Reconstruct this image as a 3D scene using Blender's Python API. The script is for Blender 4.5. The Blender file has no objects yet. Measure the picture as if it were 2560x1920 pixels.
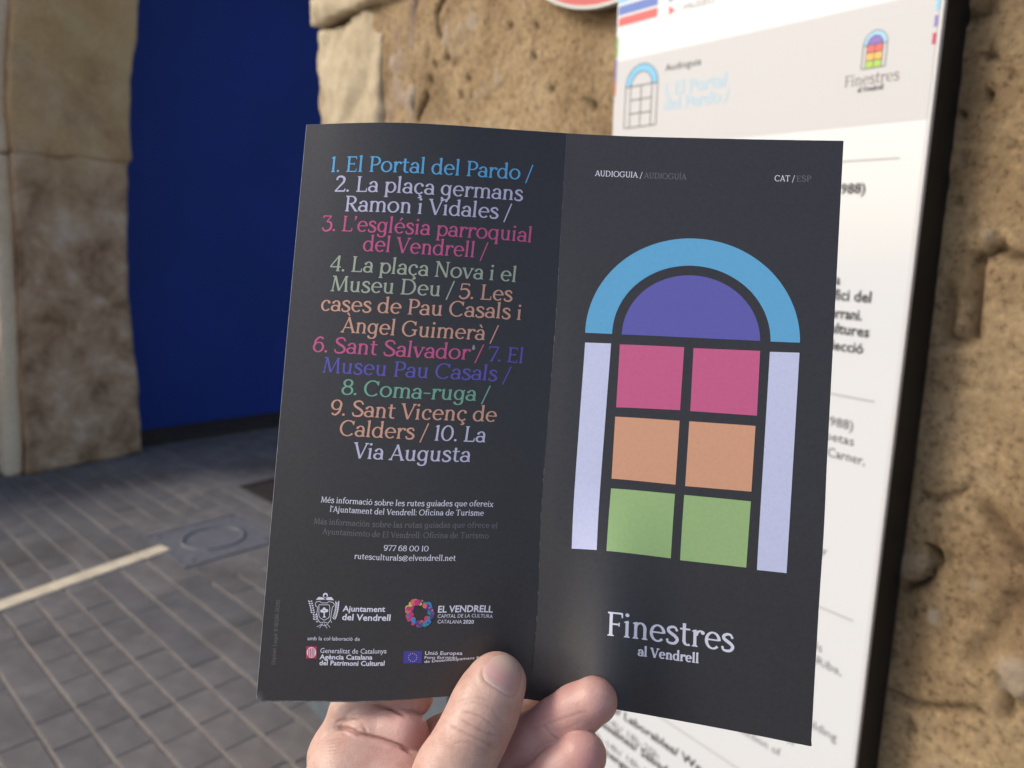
import bpy, math, random
import numpy as np
from mathutils import Vector, Matrix
from mathutils.geometry import delaunay_2d_cdt

# ------------------------------------------------------------------ camera, sky, sun
sc = bpy.context.scene
F = 1950.0                      # focal length in photograph pixels (2560 wide)
CAM = np.array([0.0, 0.0, 1.5])
PITCH, ROLL = math.radians(11.0), math.radians(1.2)
_f = np.array([0, math.cos(PITCH), -math.sin(PITCH)])
_x = np.array([1.0, 0, 0]); _u = np.cross(_x, _f)
CX = math.cos(ROLL) * _x + math.sin(ROLL) * _u
CU = -math.sin(ROLL) * _x + math.cos(ROLL) * _u
CF = _f
cam = bpy.data.objects.new('camera', bpy.data.cameras.new('camera'))
sc.collection.objects.link(cam); sc.camera = cam
cam.matrix_world = Matrix(((CX[0], CU[0], -CF[0], CAM[0]), (CX[1], CU[1], -CF[1], CAM[1]),
                           (CX[2], CU[2], -CF[2], CAM[2]), (0, 0, 0, 1)))
cam.data.sensor_width = 36.0; cam.data.lens = 36.0 * F / 2560.0
cam.data.clip_start = 0.02; cam.data.clip_end = 300
cam.data.dof.use_dof = True; cam.data.dof.focus_distance = 0.281
cam.data.dof.aperture_fstop = (cam.data.lens / 1000.0) / 0.0021     # a phone lens: 2.1 mm aperture

SUN = np.array([-0.80, -0.05, 0.58]); SUN /= np.linalg.norm(SUN)
w = bpy.data.worlds.new('World'); sc.world = w; w.use_nodes = True
nt = w.node_tree; bg = nt.nodes['Background']
sky = nt.nodes.new('ShaderNodeTexSky'); sky.sky_type = 'NISHITA'; sky.sun_disc = False
sky.sun_elevation = math.asin(SUN[2]); sky.sun_rotation = math.atan2(SUN[0], SUN[1])
sky.air_density = 1.0; sky.dust_density = 3.0; sky.ozone_density = 1.0
nt.links.new(sky.outputs[0], bg.inputs[0]); bg.inputs[1].default_value = 0.15
sun = bpy.data.objects.new('sun', bpy.data.lights.new('sun', 'SUN')); sc.collection.objects.link(sun)
sun.data.energy = 1.6; sun.data.angle = math.radians(16); sun.data.color = (1.0, 0.93, 0.82)
sun.rotation_euler = Vector(-SUN).to_track_quat('-Z', 'Y').to_euler()
sc.view_settings.view_transform = 'Standard'; sc.view_settings.look = 'None'
sc.view_settings.gamma = 1.0; sc.view_settings.use_curve_mapping = False
sc.view_settings.exposure = 0.33

# ------------------------------------------------------------------ helpers
COL = sc.collection
def px3(px, py, depth):
    """photograph direction at a real distance -> world point"""
    return CAM + depth * (CF + CX * ((px - 1280) / F) - CU * ((py - 960) / F))
def cam2w(P):                     # camera-frame metres (x right, y up, z ahead) -> world
    P = np.asarray(P, float)
    return CAM + P[..., 0:1] * CX + P[..., 1:2] * CU + P[..., 2:3] * CF
def ground_pt(px, py):
    d = px3(px, py, 1) - CAM; t = -CAM[2] / d[2]; return CAM + d * t

def obj(name, mesh, mats=None, parent=None, **props):
    o = bpy.data.objects.new(name, mesh); COL.objects.link(o)
    if mats is not None and mesh is not None:
        for m in (mats if isinstance(mats, (list, tuple)) else [mats]): mesh.materials.append(m)
    if parent is not None: o.parent = parent
    for k, v in props.items(): o[k] = v
    return o
def empty(name, loc=(0, 0, 0), parent=None, **props):
    o = bpy.data.objects.new(name, None); COL.objects.link(o); o.location = loc
    o.empty_display_size = 0.05
    if parent is not None: o.parent = parent
    for k, v in props.items(): o[k] = v
    return o
def mesh_from(verts, faces, smooth=False, origin=None, name='mesh'):
    me = bpy.data.meshes.new(name)
    v = np.asarray(verts, float)
    if origin is not None: v = v - np.asarray(origin)
    me.from_pydata([tuple(a) for a in v], [], [tuple(int(i) for i in f) for f in faces]); me.update()
    if smooth: me.polygons.foreach_set('use_smooth', [True] * len(me.polygons))
    return me
def grid_faces(nu, nv, off=0, flip=False):
    i, j = np.meshgrid(np.arange(nu - 1), np.arange(nv - 1), indexing='ij')
    a = (i * nv + j + off).ravel(); b = a + nv; c = b + 1; d = a + 1
    return np.stack([a, d, c, b] if flip else [a, b, c, d], 1)
def attr(me, name, val):
    at = me.attributes.new(name, 'FLOAT', 'POINT'); at.data.foreach_set('value', np.asarray(val, np.float32).ravel())

def _hash(ix, iy, iz, seed):
    n = (ix * 374761393 + iy * 668265263 + iz * 2147483647 + seed * 1274126177) & 0xffffffff
    n = ((n ^ (n >> 13)) * 1274126177) & 0xffffffff
    return ((n ^ (n >> 16)) & 0xffff) / 65535.0
def vnoise(P, scale, seed=0):
    p = np.asarray(P, float) / scale; i = np.floor(p).astype(np.int64); f = p - i; f = f * f * (3 - 2 * f)
    r = 0
    for dx in (0, 1):
        for dy in (0, 1):
            for dz in (0, 1):
                wgt = (f[..., 0] if dx else 1 - f[..., 0]) * (f[..., 1] if dy else 1 - f[..., 1]) * (f[..., 2] if dz else 1 - f[..., 2])
                r = r + wgt * _hash(i[..., 0] + dx, i[..., 1] + dy, i[..., 2] + dz, seed)
    return r
def fbm(P, scale, oct=4, seed=0):
    r = 0; a = 1; t = 0
    for k in range(oct): r = r + a * vnoise(P, scale / 2 ** k, seed + k * 17); t += a; a *= .5
    return r / t * 2 - 1
def seg_dist(P, A, B):
    P = np.asarray(P, float); A = np.asarray(A, float); B = np.asarray(B, float); d = B - A
    t = np.clip(((P - A) @ d) / max(d @ d, 1e-12), 0, 1)
    return np.linalg.norm(P - A - t[..., None] * d, axis=-1), t

# ------------------------------------------------------------------ materials
def nodes(m):
    m.use_nodes = True; t = m.node_tree; return t, t.nodes['Principled BSDF']
def N(t, kind, **kw):
    n = t.nodes.new(kind)
    for k, v in kw.items():
        if k in n.inputs: n.inputs[k].default_value = v
        else: setattr(n, k, v)
    return n
def ramp(t, src, stops):
    r = t.nodes.new('ShaderNodeValToRGB'); e = r.color_ramp.elements
    while len(e) < len(stops): e.new(0.5)
    for k, (p, c) in enumerate(stops): e[k].position = p; e[k].color = (c[0], c[1], c[2], 1)
    t.links.new(src, r.inputs[0]); return r.outputs[0]
def mix(t, fac, a, b, mode='MIX'):
    m = t.nodes.new('ShaderNodeMix'); m.data_type = 'RGBA'; m.blend_type = mode
    for s, v in ((m.inputs[0], fac), (m.inputs[6], a), (m.inputs[7], b)):
        if hasattr(v, 'links'): t.links.new(v, s)
        elif isinstance(v, (int, float)): s.default_value = v
        else: s.default_value = (v[0], v[1], v[2], 1)
    return m.outputs[2]
def noise_tex(t, scale, detail=6, rough=.55, dist=0, coord='Object'):
    tc = t.nodes.new('ShaderNodeTexCoord'); n = t.nodes.new('ShaderNodeTexNoise')
    n.inputs['Scale'].default_value = scale; n.inputs['Detail'].default_value = detail
    n.inputs['Roughness'].default_value = rough; n.inputs['Distortion'].default_value = dist
    t.links.new(tc.outputs[coord], n.inputs['Vector']); return n.outputs['Fac']
def bump(t, p, h, strength, dist, prev=None):
    b = t.nodes.new('ShaderNodeBump'); b.inputs['Strength'].default_value = strength; b.inputs['Distance'].default_value = dist
    t.links.new(h, b.inputs['Height'])
    if prev is not None: t.links.new(prev, b.inputs['Normal'])
    t.links.new(b.outputs[0], p.inputs['Normal']); return b.outputs[0]
def simple(name, col, rough=.6, spec=.5, var=0.0, vscale=30, bstr=0, bscale=200, bdist=.001, metal=0):
    m = bpy.data.materials.new(name); t, p = nodes(m)
    p.inputs['Roughness'].default_value = rough; p.inputs['Specular IOR Level'].default_value = spec; p.inputs['Metallic'].default_value = metal
    if var:
        c = ramp(t, noise_tex(t, vscale), [(.3, [x * (1 - var) for x in col]), (.7, [min(1, x * (1 + var)) for x in col])])
        t.links.new(c, p.inputs['Base Color'])
    else: p.inputs['Base Color'].default_value = (*col, 1)
    if bstr: bump(t, p, noise_tex(t, bscale), bstr, bdist)
    return m
_ink = {}
def srgb(r, g, b):
    f = lambda v: ((v / 255 + .055) / 1.055) ** 2.4 if v > 10.3 else v / 255 / 12.92
    return (f(r), f(g), f(b))
def ink(name, rgb, rough=.5):
    if name not in _ink: _ink[name] = simple('ink_' + name, rgb, rough, .35, var=.04, vscale=900)
    return _ink[name]
# ------------------------------------------------------------------ a soft low-contrast serif drawn stroke by stroke
class Pen:
    def __init__(s, T, t): s.T, s.t, s.polys = T, t, []
    def line(s, pts, ws):
        pts = [np.array(p, float) for p in pts]; n = len(pts)
        if isinstance(ws, (int, float)): ws = [ws] * n
        nr = []
        for i in range(n):
            d = pts[min(i + 1, n - 1)] - pts[max(i - 1, 0)]; L = np.hypot(*d) or 1
            nr.append(np.array([-d[1], d[0]]) / L)
        for i in range(n - 1):
            a, b = pts[i], pts[i + 1]
            s.polys.append([a - nr[i] * ws[i] / 2, b - nr[i + 1] * ws[i + 1] / 2, b + nr[i + 1] * ws[i + 1] / 2, a + nr[i] * ws[i] / 2])
    def D(s, x0, y0, x1, y1, w=None, w1=None):
        w = s.T if w is None else w; s.line([(x0, y0), (x1, y1)], [w, w if w1 is None else w1])
    def V(s, x, y0, y1, w=None):
        w = s.T if w is None else w; m = (y0 + y1) / 2
        s.line([(x, y0), (x, y0 + (y1 - y0) * .15), (x, m), (x, y1 - (y1 - y0) * .15), (x, y1)], [w * 1.12, w, w * .96, w, w * 1.1])
    def H(s, x0, x1, y, w=None):
        w = s.t if w is None else w; s.line([(x0, y), (x1, y)], w)
    def E(s, cx, cy, rx, ry, a0, a1, n=None, k=1.0):
        n = n or max(6, int(abs(a1 - a0) / 14))
        A = np.radians(np.linspace(a0, a1, n + 1)); r = s.T / 2 * .9
        pts = [(cx + (rx - r * .6) * math.cos(a), cy + (ry - s.t * .5) * math.sin(a)) for a in A]
        s.line(pts, [(s.t + (s.T - s.t) * abs(math.cos(a)) ** 1.2) * k for a in A])
    def C(s, x, y, r, n=10):
        s.polys.append([np.array((x + r * math.cos(2 * math.pi * i / n), y + r * math.sin(2 * math.pi * i / n))) for i in range(n)])
    def S(s, x, y, h=.14, up=False):                       # foot (or head) serif, softly bracketed
        k = -1 if up else 1; w = s.t * .62; h *= .86
        s.line([(x - h, y + k * w * .4), (x - h * .4, y + k * w * .55), (x + h * .4, y + k * w * .55), (x + h, y + k * w * .4)], [w * .75, w * 1.1, w * 1.1, w * .75])
        if k > 0: s.polys.append([np.array(q) for q in ((x - s.T * .95, y + w * .5), (x + s.T * .95, y + w * .5), (x + s.T * .4, y + w * 2.2), (x - s.T * .4, y + w * 2.2))])
        else: s.polys.append([np.array(q) for q in ((x - s.T * .4, y - w * 2.2), (x + s.T * .4, y - w * 2.2), (x + s.T * .95, y - w * .5), (x - s.T * .95, y - w * .5))])
    def Fl(s, x, y):                                      # slanted flag serif of lower-case stems
        s.line([(x - .12, y - .06), (x - .04, y - .03), (x + s.T * .45, y)], [s.t * .45, s.t * .85, s.t * .8])
    def spl(s, pts, w0, w1, n=5):
        P = [np.array(p, float) for p in pts]; P = [2 * P[0] - P[1]] + P + [2 * P[-1] - P[-2]]; o = []
        for i in range(1, len(P) - 2):
            for k in range(n):
                t = k / n; a, b, c, d = P[i - 1:i + 3]
                o.append(.5 * (2 * b + (c - a) * t + (2 * a - 5 * b + 4 * c - d) * t * t + (3 * b - a - 3 * c + d) * t ** 3))
        o.append(P[-2]); m = len(o)
        s.line(o, [w0 + (w1 - w0) * math.sin(math.pi * i / (m - 1)) for i in range(m)])

def _arch(g, x, w, foot=True):
    g.E(x + w / 2, .45, w / 2 + g.T * .27, .25, 175, 0); g.V(x + w, 0, .46)
    if foot: g.S(x + w, 0, .13)
def _c(g): g.E(.34, .35, .27, .36, 48, 318); g.C(.49, .55, g.T * .62)
def _a(g):
    g.E(.3, .47, .2, .235, 0, 150); g.C(.135, .55, g.T * .6); g.V(.475, .08, .48)
    g.E(.27, .2, .235, .21, 0, 360); g.line([(.475, .12), (.5, .04), (.58, .035)], [g.T * .9, g.T * .7, g.t * .7])
def _e(g): g.E(.34, .35, .28, .36, 2, 318); g.H(.1, .57, .38, g.t * .9)
def _o(g): g.E(.35, .35, .3, .36, 0, 360)
def _i(g): g.V(.15, 0, .66); g.Fl(.15, .68); g.S(.15, 0, .13)
def _u(g):
    g.V(.16, .24, .66); g.Fl(.16, .68); g.E(.34, .23, .21, .24, 180, 350); g.V(.52, 0.02, .66); g.Fl(.52, .68)
    g.line([(.52, .05), (.56, .03), (.64, .035)], [g.T, g.t, g.t * .7])
def _n(g): g.V(.16, 0, .66); g.Fl(.16, .68); g.S(.16, 0, .13); _arch(g, .16, .36)
def _d(g): g.E(.31, .34, .27, .355, 0, 360); g.V(.53, .04, 1.04); g.Fl(.53, 1.06); g.line([(.53, .06), (.57, .03), (.65, .035)], [g.T, g.t, g.t * .7])
def _l(g): g.V(.15, 0, 1.04); g.Fl(.15, 1.06); g.S(.15, 0, .13)
def _A(g): g.D(.08, 0, .40, 1, g.t); g.D(.37, 1, .72, 0, g.T); g.H(.17, .58, .33); g.S(.08, 0, .12); g.S(.72, 0, .14)
def _C(g): g.E(.46, .5, .42, .52, 42, 318); g.line([(.76, .98), (.76, .7)], [g.t, g.t * .6]); g.C(.74, .8, g.T * .42)
def _I(g): g.V(.17, 0, 1); g.S(.17, 0, .14); g.S(.17, 1, .14, True)
def _U(g): g.V(.17, .3, 1); g.S(.17, 1, .14, True); g.E(.42, .3, .27, .32, 180, 360); g.V(.66, .3, 1, g.t * 1.1); g.S(.66, 1, .13, True)
def _S(g): g.spl([(.56, .8), (.5, .94), (.32, .985), (.13, .89), (.13, .7), (.3, .56), (.47, .45), (.6, .28), (.52, .08), (.31, .015), (.12, .07), (.06, .22)], g.t, g.T * 1.1, 4); g.C(.57, .82, g.T * .42); g.C(.07, .2, g.T * .42)
def _acute(g, x, y): g.D(x - .04, y, x + .1, y + .2, g.t * .8, g.T)
def _grave(g, x, y): g.D(x + .04, y, x - .1, y + .2, g.t * .8, g.T)
def _z(f, *more):
    def r(g):
        f(g)
        for m in more: m(g)
    return r
GL = {
 'a': (_a, .60), 'b': (_z(lambda g: g.V(.15, .03, 1.04), lambda g: g.Fl(.15, 1.06), lambda g: g.E(.37, .34, .27, .355, 0, 360)), .68),
 'c': (_c, .60), 'd': (_d, .69), 'e': (_e, .65),
 'f': (_z(lambda g: g.V(.2, 0, .84), lambda g: g.E(.36, .82, .19, .25, 180, 55), lambda g: g.C(.44, .98, g.T * .5), lambda g: g.H(.04, .4, .665), lambda g: g.S(.2, 0, .14)), .42),
 'g': (_z(lambda g: g.E(.3, .36, .25, .34, 0, 360), lambda g: g.V(.51, -.1, .6), lambda g: g.line([(.5, .62), (.6, .68)], [g.t, g.t * .9]), lambda g: g.E(.3, -.09, .24, .22, 0, -150), lambda g: g.C(.12, -.16, g.T * .55)), .66),
 'i': (_z(_i, lambda g: g.C(.15, .93, g.T * .64)), .33), 'ı': (_i, .33),
 'j': (_z(lambda g: g.V(.15, -.1, .66), lambda g: g.Fl(.15, .68), lambda g: g.E(-.0, -.1, .18, .2, 0, -110), lambda g: g.C(.15, .93, g.T * .64)), .33),
 'l': (_l, .33), 'm': (_z(_n, lambda g: _arch(g, .52, .36)), 1.03), 'n': (_n, .68), 'o': (_o, .70),
 'p': (_z(lambda g: g.V(.16, -.3, .66), lambda g: g.Fl(.16, .68), lambda g: g.S(.16, -.3, .14), lambda g: g.E(.39, .34, .27, .355, 0, 360)), .70),
 'q': (_z(lambda g: g.E(.31, .34, .27, .355, 0, 360), lambda g: g.V(.53, -.3, .68), lambda g: g.S(.53, -.3, .14)), .68),
 'r': (_z(_i, lambda g: g.E(.36, .42, .2, .28, 170, 60), lambda g: g.C(.45, .6, g.T * .62)), .50),
 's': (lambda g: (g.spl([(.43, .55), (.38, .66), (.26, .69), (.12, .62), (.12, .5), (.25, .4), (.38, .31), (.46, .19), (.39, .05), (.25, .01), (.1, .05), (.06, .16)], g.t, g.T * 1.05, 4), g.C(.43, .57, g.T * .42), g.C(.07, .14, g.T * .42)), .53),
 't': (_z(lambda g: g.V(.19, .14, .9), lambda g: g.E(.33, .15, .16, .16, 180, 310), lambda g: g.H(.03, .42, .665)), .46),
 'u': (_u, .70), 'v': (lambda g: (g.D(.08, .68, .31, 0, g.T), g.D(.31, 0, .53, .68, g.t), g.S(.08, .7, .12, True), g.S(.53, .7, .11, True)), .62),
 'x': (lambda g: (g.D(.1, .68, .52, 0, g.T), g.D(.52, .68, .1, 0, g.t), g.S(.1, .7, .11, True), g.S(.5, .7, .11, True), g.S(.1, 0, .11), g.S(.52, 0, .12)), .62),
 'y': (lambda g: (g.D(.08, .68, .33, 0, g.T), g.D(.56, .68, .22, -.28, g.t), g.C(.16, -.25, g.T * .5), g.S(.08, .7, .12, True), g.S(.55, .7, .11, True)), .63),
 'A': (_A, .80), 'C': (_C, .86),
 'B': (lambda g: (g.V(.17, 0, 1), g.H(.05, .38, .965), g.H(.05, .42, .035), g.H(.17, .4, .52), g.E(.36, .745, .24, .255, -90, 90), g.E(.4, .265, .27, .265, -90, 90)), .74),
 'D': (lambda g: (g.V(.18, 0, 1), g.H(.05, .42, .965), g.H(.05, .42, .035), g.E(.42, .5, .42, .5, -90, 90)), .93),
 'E': (lambda g: (g.V(.18, 0, 1), g.H(.05, .6, .965), g.H(.05, .62, .035), g.H(.18, .5, .52), g.D(.6, .98, .6, .8, g.t * .9, g.t * .5), g.D(.63, .02, .63, .22, g.t * .9, g.t * .5), g.D(.5, .6, .5, .44, g.t * .6)), .72),
 'F': (lambda g: (g.V(.18, 0, 1), g.H(.05, .6, .965), g.H(.18, .5, .5), g.D(.6, .98, .62, .78, g.t * 1.1, g.t * .6), g.D(.5, .58, .5, .42, g.t * .7), g.S(.18, 0, .15)), .66),
 'G': (_z(_C, lambda g: g.V(.76, .1, .42), lambda g: g.H(.58, .88, .43)), .93),
 'I': (_I, .36), 'L': (lambda g: (g.V(.18, 0, 1), g.S(.18, 1, .15, True), g.H(.05, .62, .035), g.D(.62, .02, .63, .25, g.t * 1.1, g.t * .6)), .70),
 'M': (lambda g: (g.D(.12, 0, .2, 1, g.t), g.D(.2, 1, .5, .05, g.T), g.D(.5, .05, .82, 1, g.t), g.D(.82, 1, .9, 0, g.T), g.S(.12, 0, .12), g.S(.9, 0, .13), g.H(.06, .22, .97), g.H(.8, .94, .97)), 1.04),
 'N': (lambda g: (g.V(.16, 0, 1, g.t), g.D(.16, 1, .72, 0, g.T), g.V(.72, 0, 1, g.t), g.S(.16, 0, .12), g.S(.72, 1, .13, True), g.H(.04, .2, .965)), .88),
 'O': (lambda g: g.E(.48, .5, .44, .52, 0, 360), .97),
 'P': (lambda g: (g.V(.18, 0, 1), g.H(.05, .38, .965), g.H(.18, .38, .45), g.E(.37, .707, .28, .292, -90, 90), g.S(.18, 0, .15)), .68),
 'R': (lambda g: (g.V(.18, 0, 1), g.H(.05, .38, .965), g.H(.18, .38, .5), g.E(.37, .732, .27, .268, -90, 90), g.D(.36, .5, .68, .02, g.T), g.H(.62, .78, .035), g.S(.18, 0, .14)), .78),
 'S': (_S, .68), 'T': (lambda g: (g.V(.38, 0, 1), g.H(.04, .72, .965), g.D(.04, .98, .04, .8, g.t * .9, g.t * .5), g.D(.72, .98, .72, .8, g.t * .9, g.t * .5), g.S(.38, 0, .15)), .77),
 'U': (_U, .82), 'V': (lambda g: (g.D(.08, 1, .4, 0, g.T), g.D(.4, 0, .70, 1, g.t), g.S(.08, 1.0, .14, True), g.S(.70, 1.0, .12, True)), .77),
 '0': (lambda g: g.E(.38, .5, .33, .51, 0, 360), .78), '1': (lambda g: (g.V(.17, 0, 1), g.line([(.03, .88), (.1, .92), (.19, .98)], [g.t * .7, g.t, g.t]), g.S(.17, 0, .13)), .36),
 '2': (lambda g: (g.spl([(.1, .78), (.16, .93), (.34, .98), (.52, .86), (.5, .62), (.3, .35), (.08, .06)], g.t, g.T * 1.1, 4), g.C(.12, .8, g.T * .5), g.H(.04, .6, .045, g.T * .75), g.D(.6, .04, .62, .2, g.t)), .68),
 '3': (lambda g: (g.H(.08, .54, .96), g.D(.08, .98, .07, .82, g.t), g.D(.54, .97, .28, .6, g.t), g.spl([(.28, .6), (.46, .58), (.57, .44), (.56, .18), (.4, .03), (.2, .02), (.07, .16)], g.t, g.T * 1.1, 4), g.C(.08, .17, g.T * .5)), .66),
 '4': (lambda g: (g.D(.5, 1, .06, .3, g.t), g.H(.03, .66, .28, g.t * 1.1), g.V(.5, 0, 1), g.S(.5, 0, .12)), .70),
 '5': (lambda g: (g.H(.14, .54, .96), g.D(.14, .98, .1, .55, g.t), g.D(.54, .98, .55, .84, g.t), g.spl([(.1, .56), (.3, .64), (.5, .56), (.58, .34), (.46, .08), (.24, .01), (.06, .12)], g.t, g.T * 1.1, 4), g.C(.08, .14, g.T * .5)), .66),
 '6': (lambda g: (g.E(.34, .33, .29, .34, 0, 360), g.spl([(.54, .92), (.34, .96), (.14, .72), (.09, .4)], g.t, g.T, 4), g.C(.52, .9, g.T * .5)), .68),
 '7': (lambda g: (g.H(.06, .6, .95, g.t * 1.2), g.D(.06, .98, .05, .78, g.t), g.D(.6, .95, .24, 0, g.t, g.T), g.S(.25, 0, .11)), .62),
 '8': (lambda g: (g.E(.34, .27, .3, .29, 0, 360), g.E(.34, .75, .25, .25, 0, 360)), .68),
 '9': (lambda g: (g.E(.34, .67, .29, .34, 0, 360), g.spl([(.14, .08), (.34, .04), (.54, .28), (.59, .6)], g.t, g.T, 4), g.C(.16, .1, g.T * .5)), .68),
 '.': (lambda g: g.C(.1, .07, g.T * .62), .24), ',': (lambda g: (g.C(.1, .07, g.T * .6), g.D(.12, .05, .04, -.14, g.t)), .24),
 ':': (lambda g: (g.C(.1, .08, g.T * .62), g.C(.1, .58, g.T * .62)), .24), "’": (lambda g: (g.C(.1, .93, g.T * .62), g.D(.13, .92, .06, .74, g.t)), .2),
 '/': (lambda g: g.D(.02, -.2, .36, 1.04, g.t), .42), '-': (lambda g: g.H(.05, .42, .38, g.t), .46), ' ': (lambda g: None, .30),
 '@': (lambda g: (g.E(.52, .38, .47, .5, 20, 330), g.E(.5, .38, .22, .22, 0, 360), g.V(.7, .24, .58, g.t)), 1.05),
}
GL['ç'] = (_z(_c, lambda g: g.D(.37, .02, .35, -.1, g.t), lambda g: g.E(.36, -.17, .12, .1, 90, -130)), .60)
for _ch, _b, _ac in (('à', 'a', _grave), ('á', 'a', _acute), ('é', 'e', _acute), ('ó', 'o', _acute), ('ò', 'o', _grave)):
    GL[_ch] = (_z(GL[_b][0], (lambda f: lambda g: f(g, .33, .8))(_ac)), GL[_b][1])
GL['À'] = (_z(_A, lambda g: _grave(g, .36, 1.08)), .80); GL['Í'] = (_z(_I, lambda g: _acute(g, .15, 1.08)), .36)

_gc = {}
def glyph(ch, T, t):
    k = (ch, T, t)
    if k in _gc: return _gc[k]
    g = Pen(T, t); GL[ch][0](g); vs, fs = [], []
    for p in g.polys:
        a = sum(p[i][0] * p[(i + 1) % len(p)][1] - p[(i + 1) % len(p)][0] * p[i][1] for i in range(len(p)))
        if abs(a) < 1e-7: continue
        if a < 0: p = p[::-1]
        fs.append(list(range(len(vs), len(vs) + len(p)))); vs += [Vector((float(q[0]), float(q[1]))) for q in p]
    if vs:
        r = delaunay_2d_cdt(vs, [], fs, 0, 1e-5, True)
        V = np.array([tuple(v) for v in r[0]]); T_ = [f for f, o in zip(r[2], r[5]) if len(o)]
    else: V, T_ = np.zeros((0, 2)), []
    _gc[k] = (V, T_, GL[ch][1]); return _gc[k]
def serif_text(s, T=.125, t=.072, track=0.0):
    """2D verts and faces, cap height 1, x starting at 0"""
    VV, FF, x, n = [], [], 0.0, 0
    for ch in s:
        V, f, adv = glyph(ch, T, t)
        if len(V): VV.append(V + [x, 0]); FF += [[i + n for i in q] for q in f]; n += len(V)
        x += adv + track
    V = np.concatenate(VV); V[:, 0] -= V[:, 0].min(); return V, FF
_sans_cap = []
def sans_text(s, off=0.0):
    c = bpy.data.curves.new('txt', 'FONT'); c.resolution_u = 2; c.offset = off; c.body = s
    o = bpy.data.objects.new('txt', c); COL.objects.link(o)
    me = bpy.data.meshes.new_from_object(o.evaluated_get(bpy.context.evaluated_depsgraph_get()))
    V = np.array([v.co[:2] for v in me.vertices]); Fc = [list(p.vertices) for p in me.polygons]
    Z = np.array([p.normal.z for p in me.polygons])
    Fc = [f if z > 0 else f[::-1] for f, z in zip(Fc, Z)]
    bpy.data.meshes.remove(me); bpy.data.objects.remove(o); bpy.data.curves.remove(c)
    if not _sans_cap:
        _sans_cap.append(1.0)
        H, _ = sans_text('H'); _sans_cap[0] = H[:, 1].max()
    V = V / _sans_cap[0]; V[:, 0] -= V[:, 0].min(); return V, Fc
def text2d(s, style):
    if style == 'serif': return serif_text(s)
    if style == 'serif_small': return serif_text(s, .13, .085, .02)
    if style == 'serif_bold': return serif_text(s, .2, .105, .015)
    if style == 'sans': return sans_text(s)
    if style == 'sans_light': return sans_text(s, -.008)
    if style == 'sans_bold': return sans_text(s, .022)
    if style == 'sans_semi': return sans_text(s, .010)
# ------------------------------------------------------------------ paving
G1 = np.array([math.cos(math.radians(-44.2)), math.sin(math.radians(-44.2)), 0])   # along the courses
G2 = np.array([-G1[1], G1[0], 0])                                                 # across them
def gp(a, b, z=0.0): return G1 * a + G2 * b + np.array([0, 0, z])
def gab(P): return float(P @ G1), float(P @ G2)
m_sand = simple('joint_sand', (.33, .295, .26), .95, .1, var=.25, vscale=60, bstr=.4, bscale=400)
def stone_mat(name, lo, hi, rough=.8, bs=.5):
    m = bpy.data.materials.new(name); t, p = nodes(m); p.inputs['Roughness'].default_value = rough
    p.inputs['Specular IOR Level'].default_value = .3
    c = ramp(t, noise_tex(t, 9, 8, .7), [(.3, lo), (.72, hi)])
    sp = ramp(t, noise_tex(t, 420, 3, .6), [(.38, (.55, .55, .55)), (.62, (1.35, 1.35, 1.35))])
    c = mix(t, .8, c, sp, 'MULTIPLY')
    oi = t.nodes.new('ShaderNodeObjectInfo')
    rr = ramp(t, oi.outputs['Random'], [(0, (.86, .86, .88)), (.5, (1, .99, .98)), (1, (1.14, 1.11, 1.09))])
    c = mix(t, 1.0, c, rr, 'MULTIPLY'); ge = t.nodes.new('ShaderNodeNewGeometry'); wn = t.nodes.new('ShaderNodeTexNoise'); wn.inputs['Scale'].default_value = 1.7; wn.inputs['Detail'].default_value = 6; t.links.new(ge.outputs['Position'], wn.inputs['Vector'])
    c = mix(t, .9, c, ramp(t, wn.outputs['Fac'], [(.36, (.72, .70, .68)), (.5, (1, 1, 1)), (.66, (1.16, 1.14, 1.12))]), 'MULTIPLY')
    t.links.new(c, p.inputs['Base Color'])
    bump(t, p, noise_tex(t, 260, 4, .6), bs, .002); return m
m_pave = stone_mat('grey_paving', (.098, .093, .096), (.165, .156, .156))
# far ground sheet and the bedding under the stones
ground = obj('ground', mesh_from([(-60, -60, -.05), (60, -60, -.05), (60, 60, -.05), (-60, 60, -.05)], [(0, 1, 2, 3)]),
             simple('ground_grey', (.07, .07, .075), .9, .2, var=.2, vscale=2), kind='structure', label='grey street ground')
pv = empty('pavement', (0, 0, 0), kind='structure', label='street paved with narrow dark grey stones in long courses')
c0, c1 = (-7.5, -7.5), (7.5, 7.5)
obj('joint_bed', mesh_from([gp(-7.5, -7.5, -.006), gp(7.5, -7.5, -.006), gp(7.5, 7.5, -.006), gp(-7.5, 7.5, -.006)], [(0, 1, 2, 3)]), m_sand, pv)
PA = .118; rng = random.Random(5)
offs = [-.563 + 0 for _ in range(1)]
def paver_mesh(L, W, seed):
    r = random.Random(seed); h = .002; b = .003
    x, y = L / 2, W / 2
    j = lambda: r.uniform(-.0012, .0012)
    top = [(-x + b + j(), -y + b + j(), h), (x - b + j(), -y + b + j(), h), (x - b + j(), y - b + j(), h), (-x + b + j(), y - b + j(), h)]
    mid = [(-x, -y + j(), h - .003), (x, -y + j(), h - .003), (x, y + j(), h - .003), (-x, y + j(), h - .003)]
    bot = [(a[0], a[1], -.03) for a in mid]
    v = top + mid + bot; f = [(0, 1, 2, 3)]
    for i in range(4):
        k = (i + 1) % 4; f += [(4 + i, 4 + k, k, i), (8 + i, 8 + k, 4 + k, 4 + i)]
    return mesh_from(v, f, name='paving_stone')
pmeshes = [paver_mesh(L, PA - .011, 10 + q) for q, L in enumerate((.1668, .1698, .1728, .1688, .2268, .2288, .3588, .4388, .5188))]
for q in pmeshes: q.materials.append(m_pave)
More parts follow.
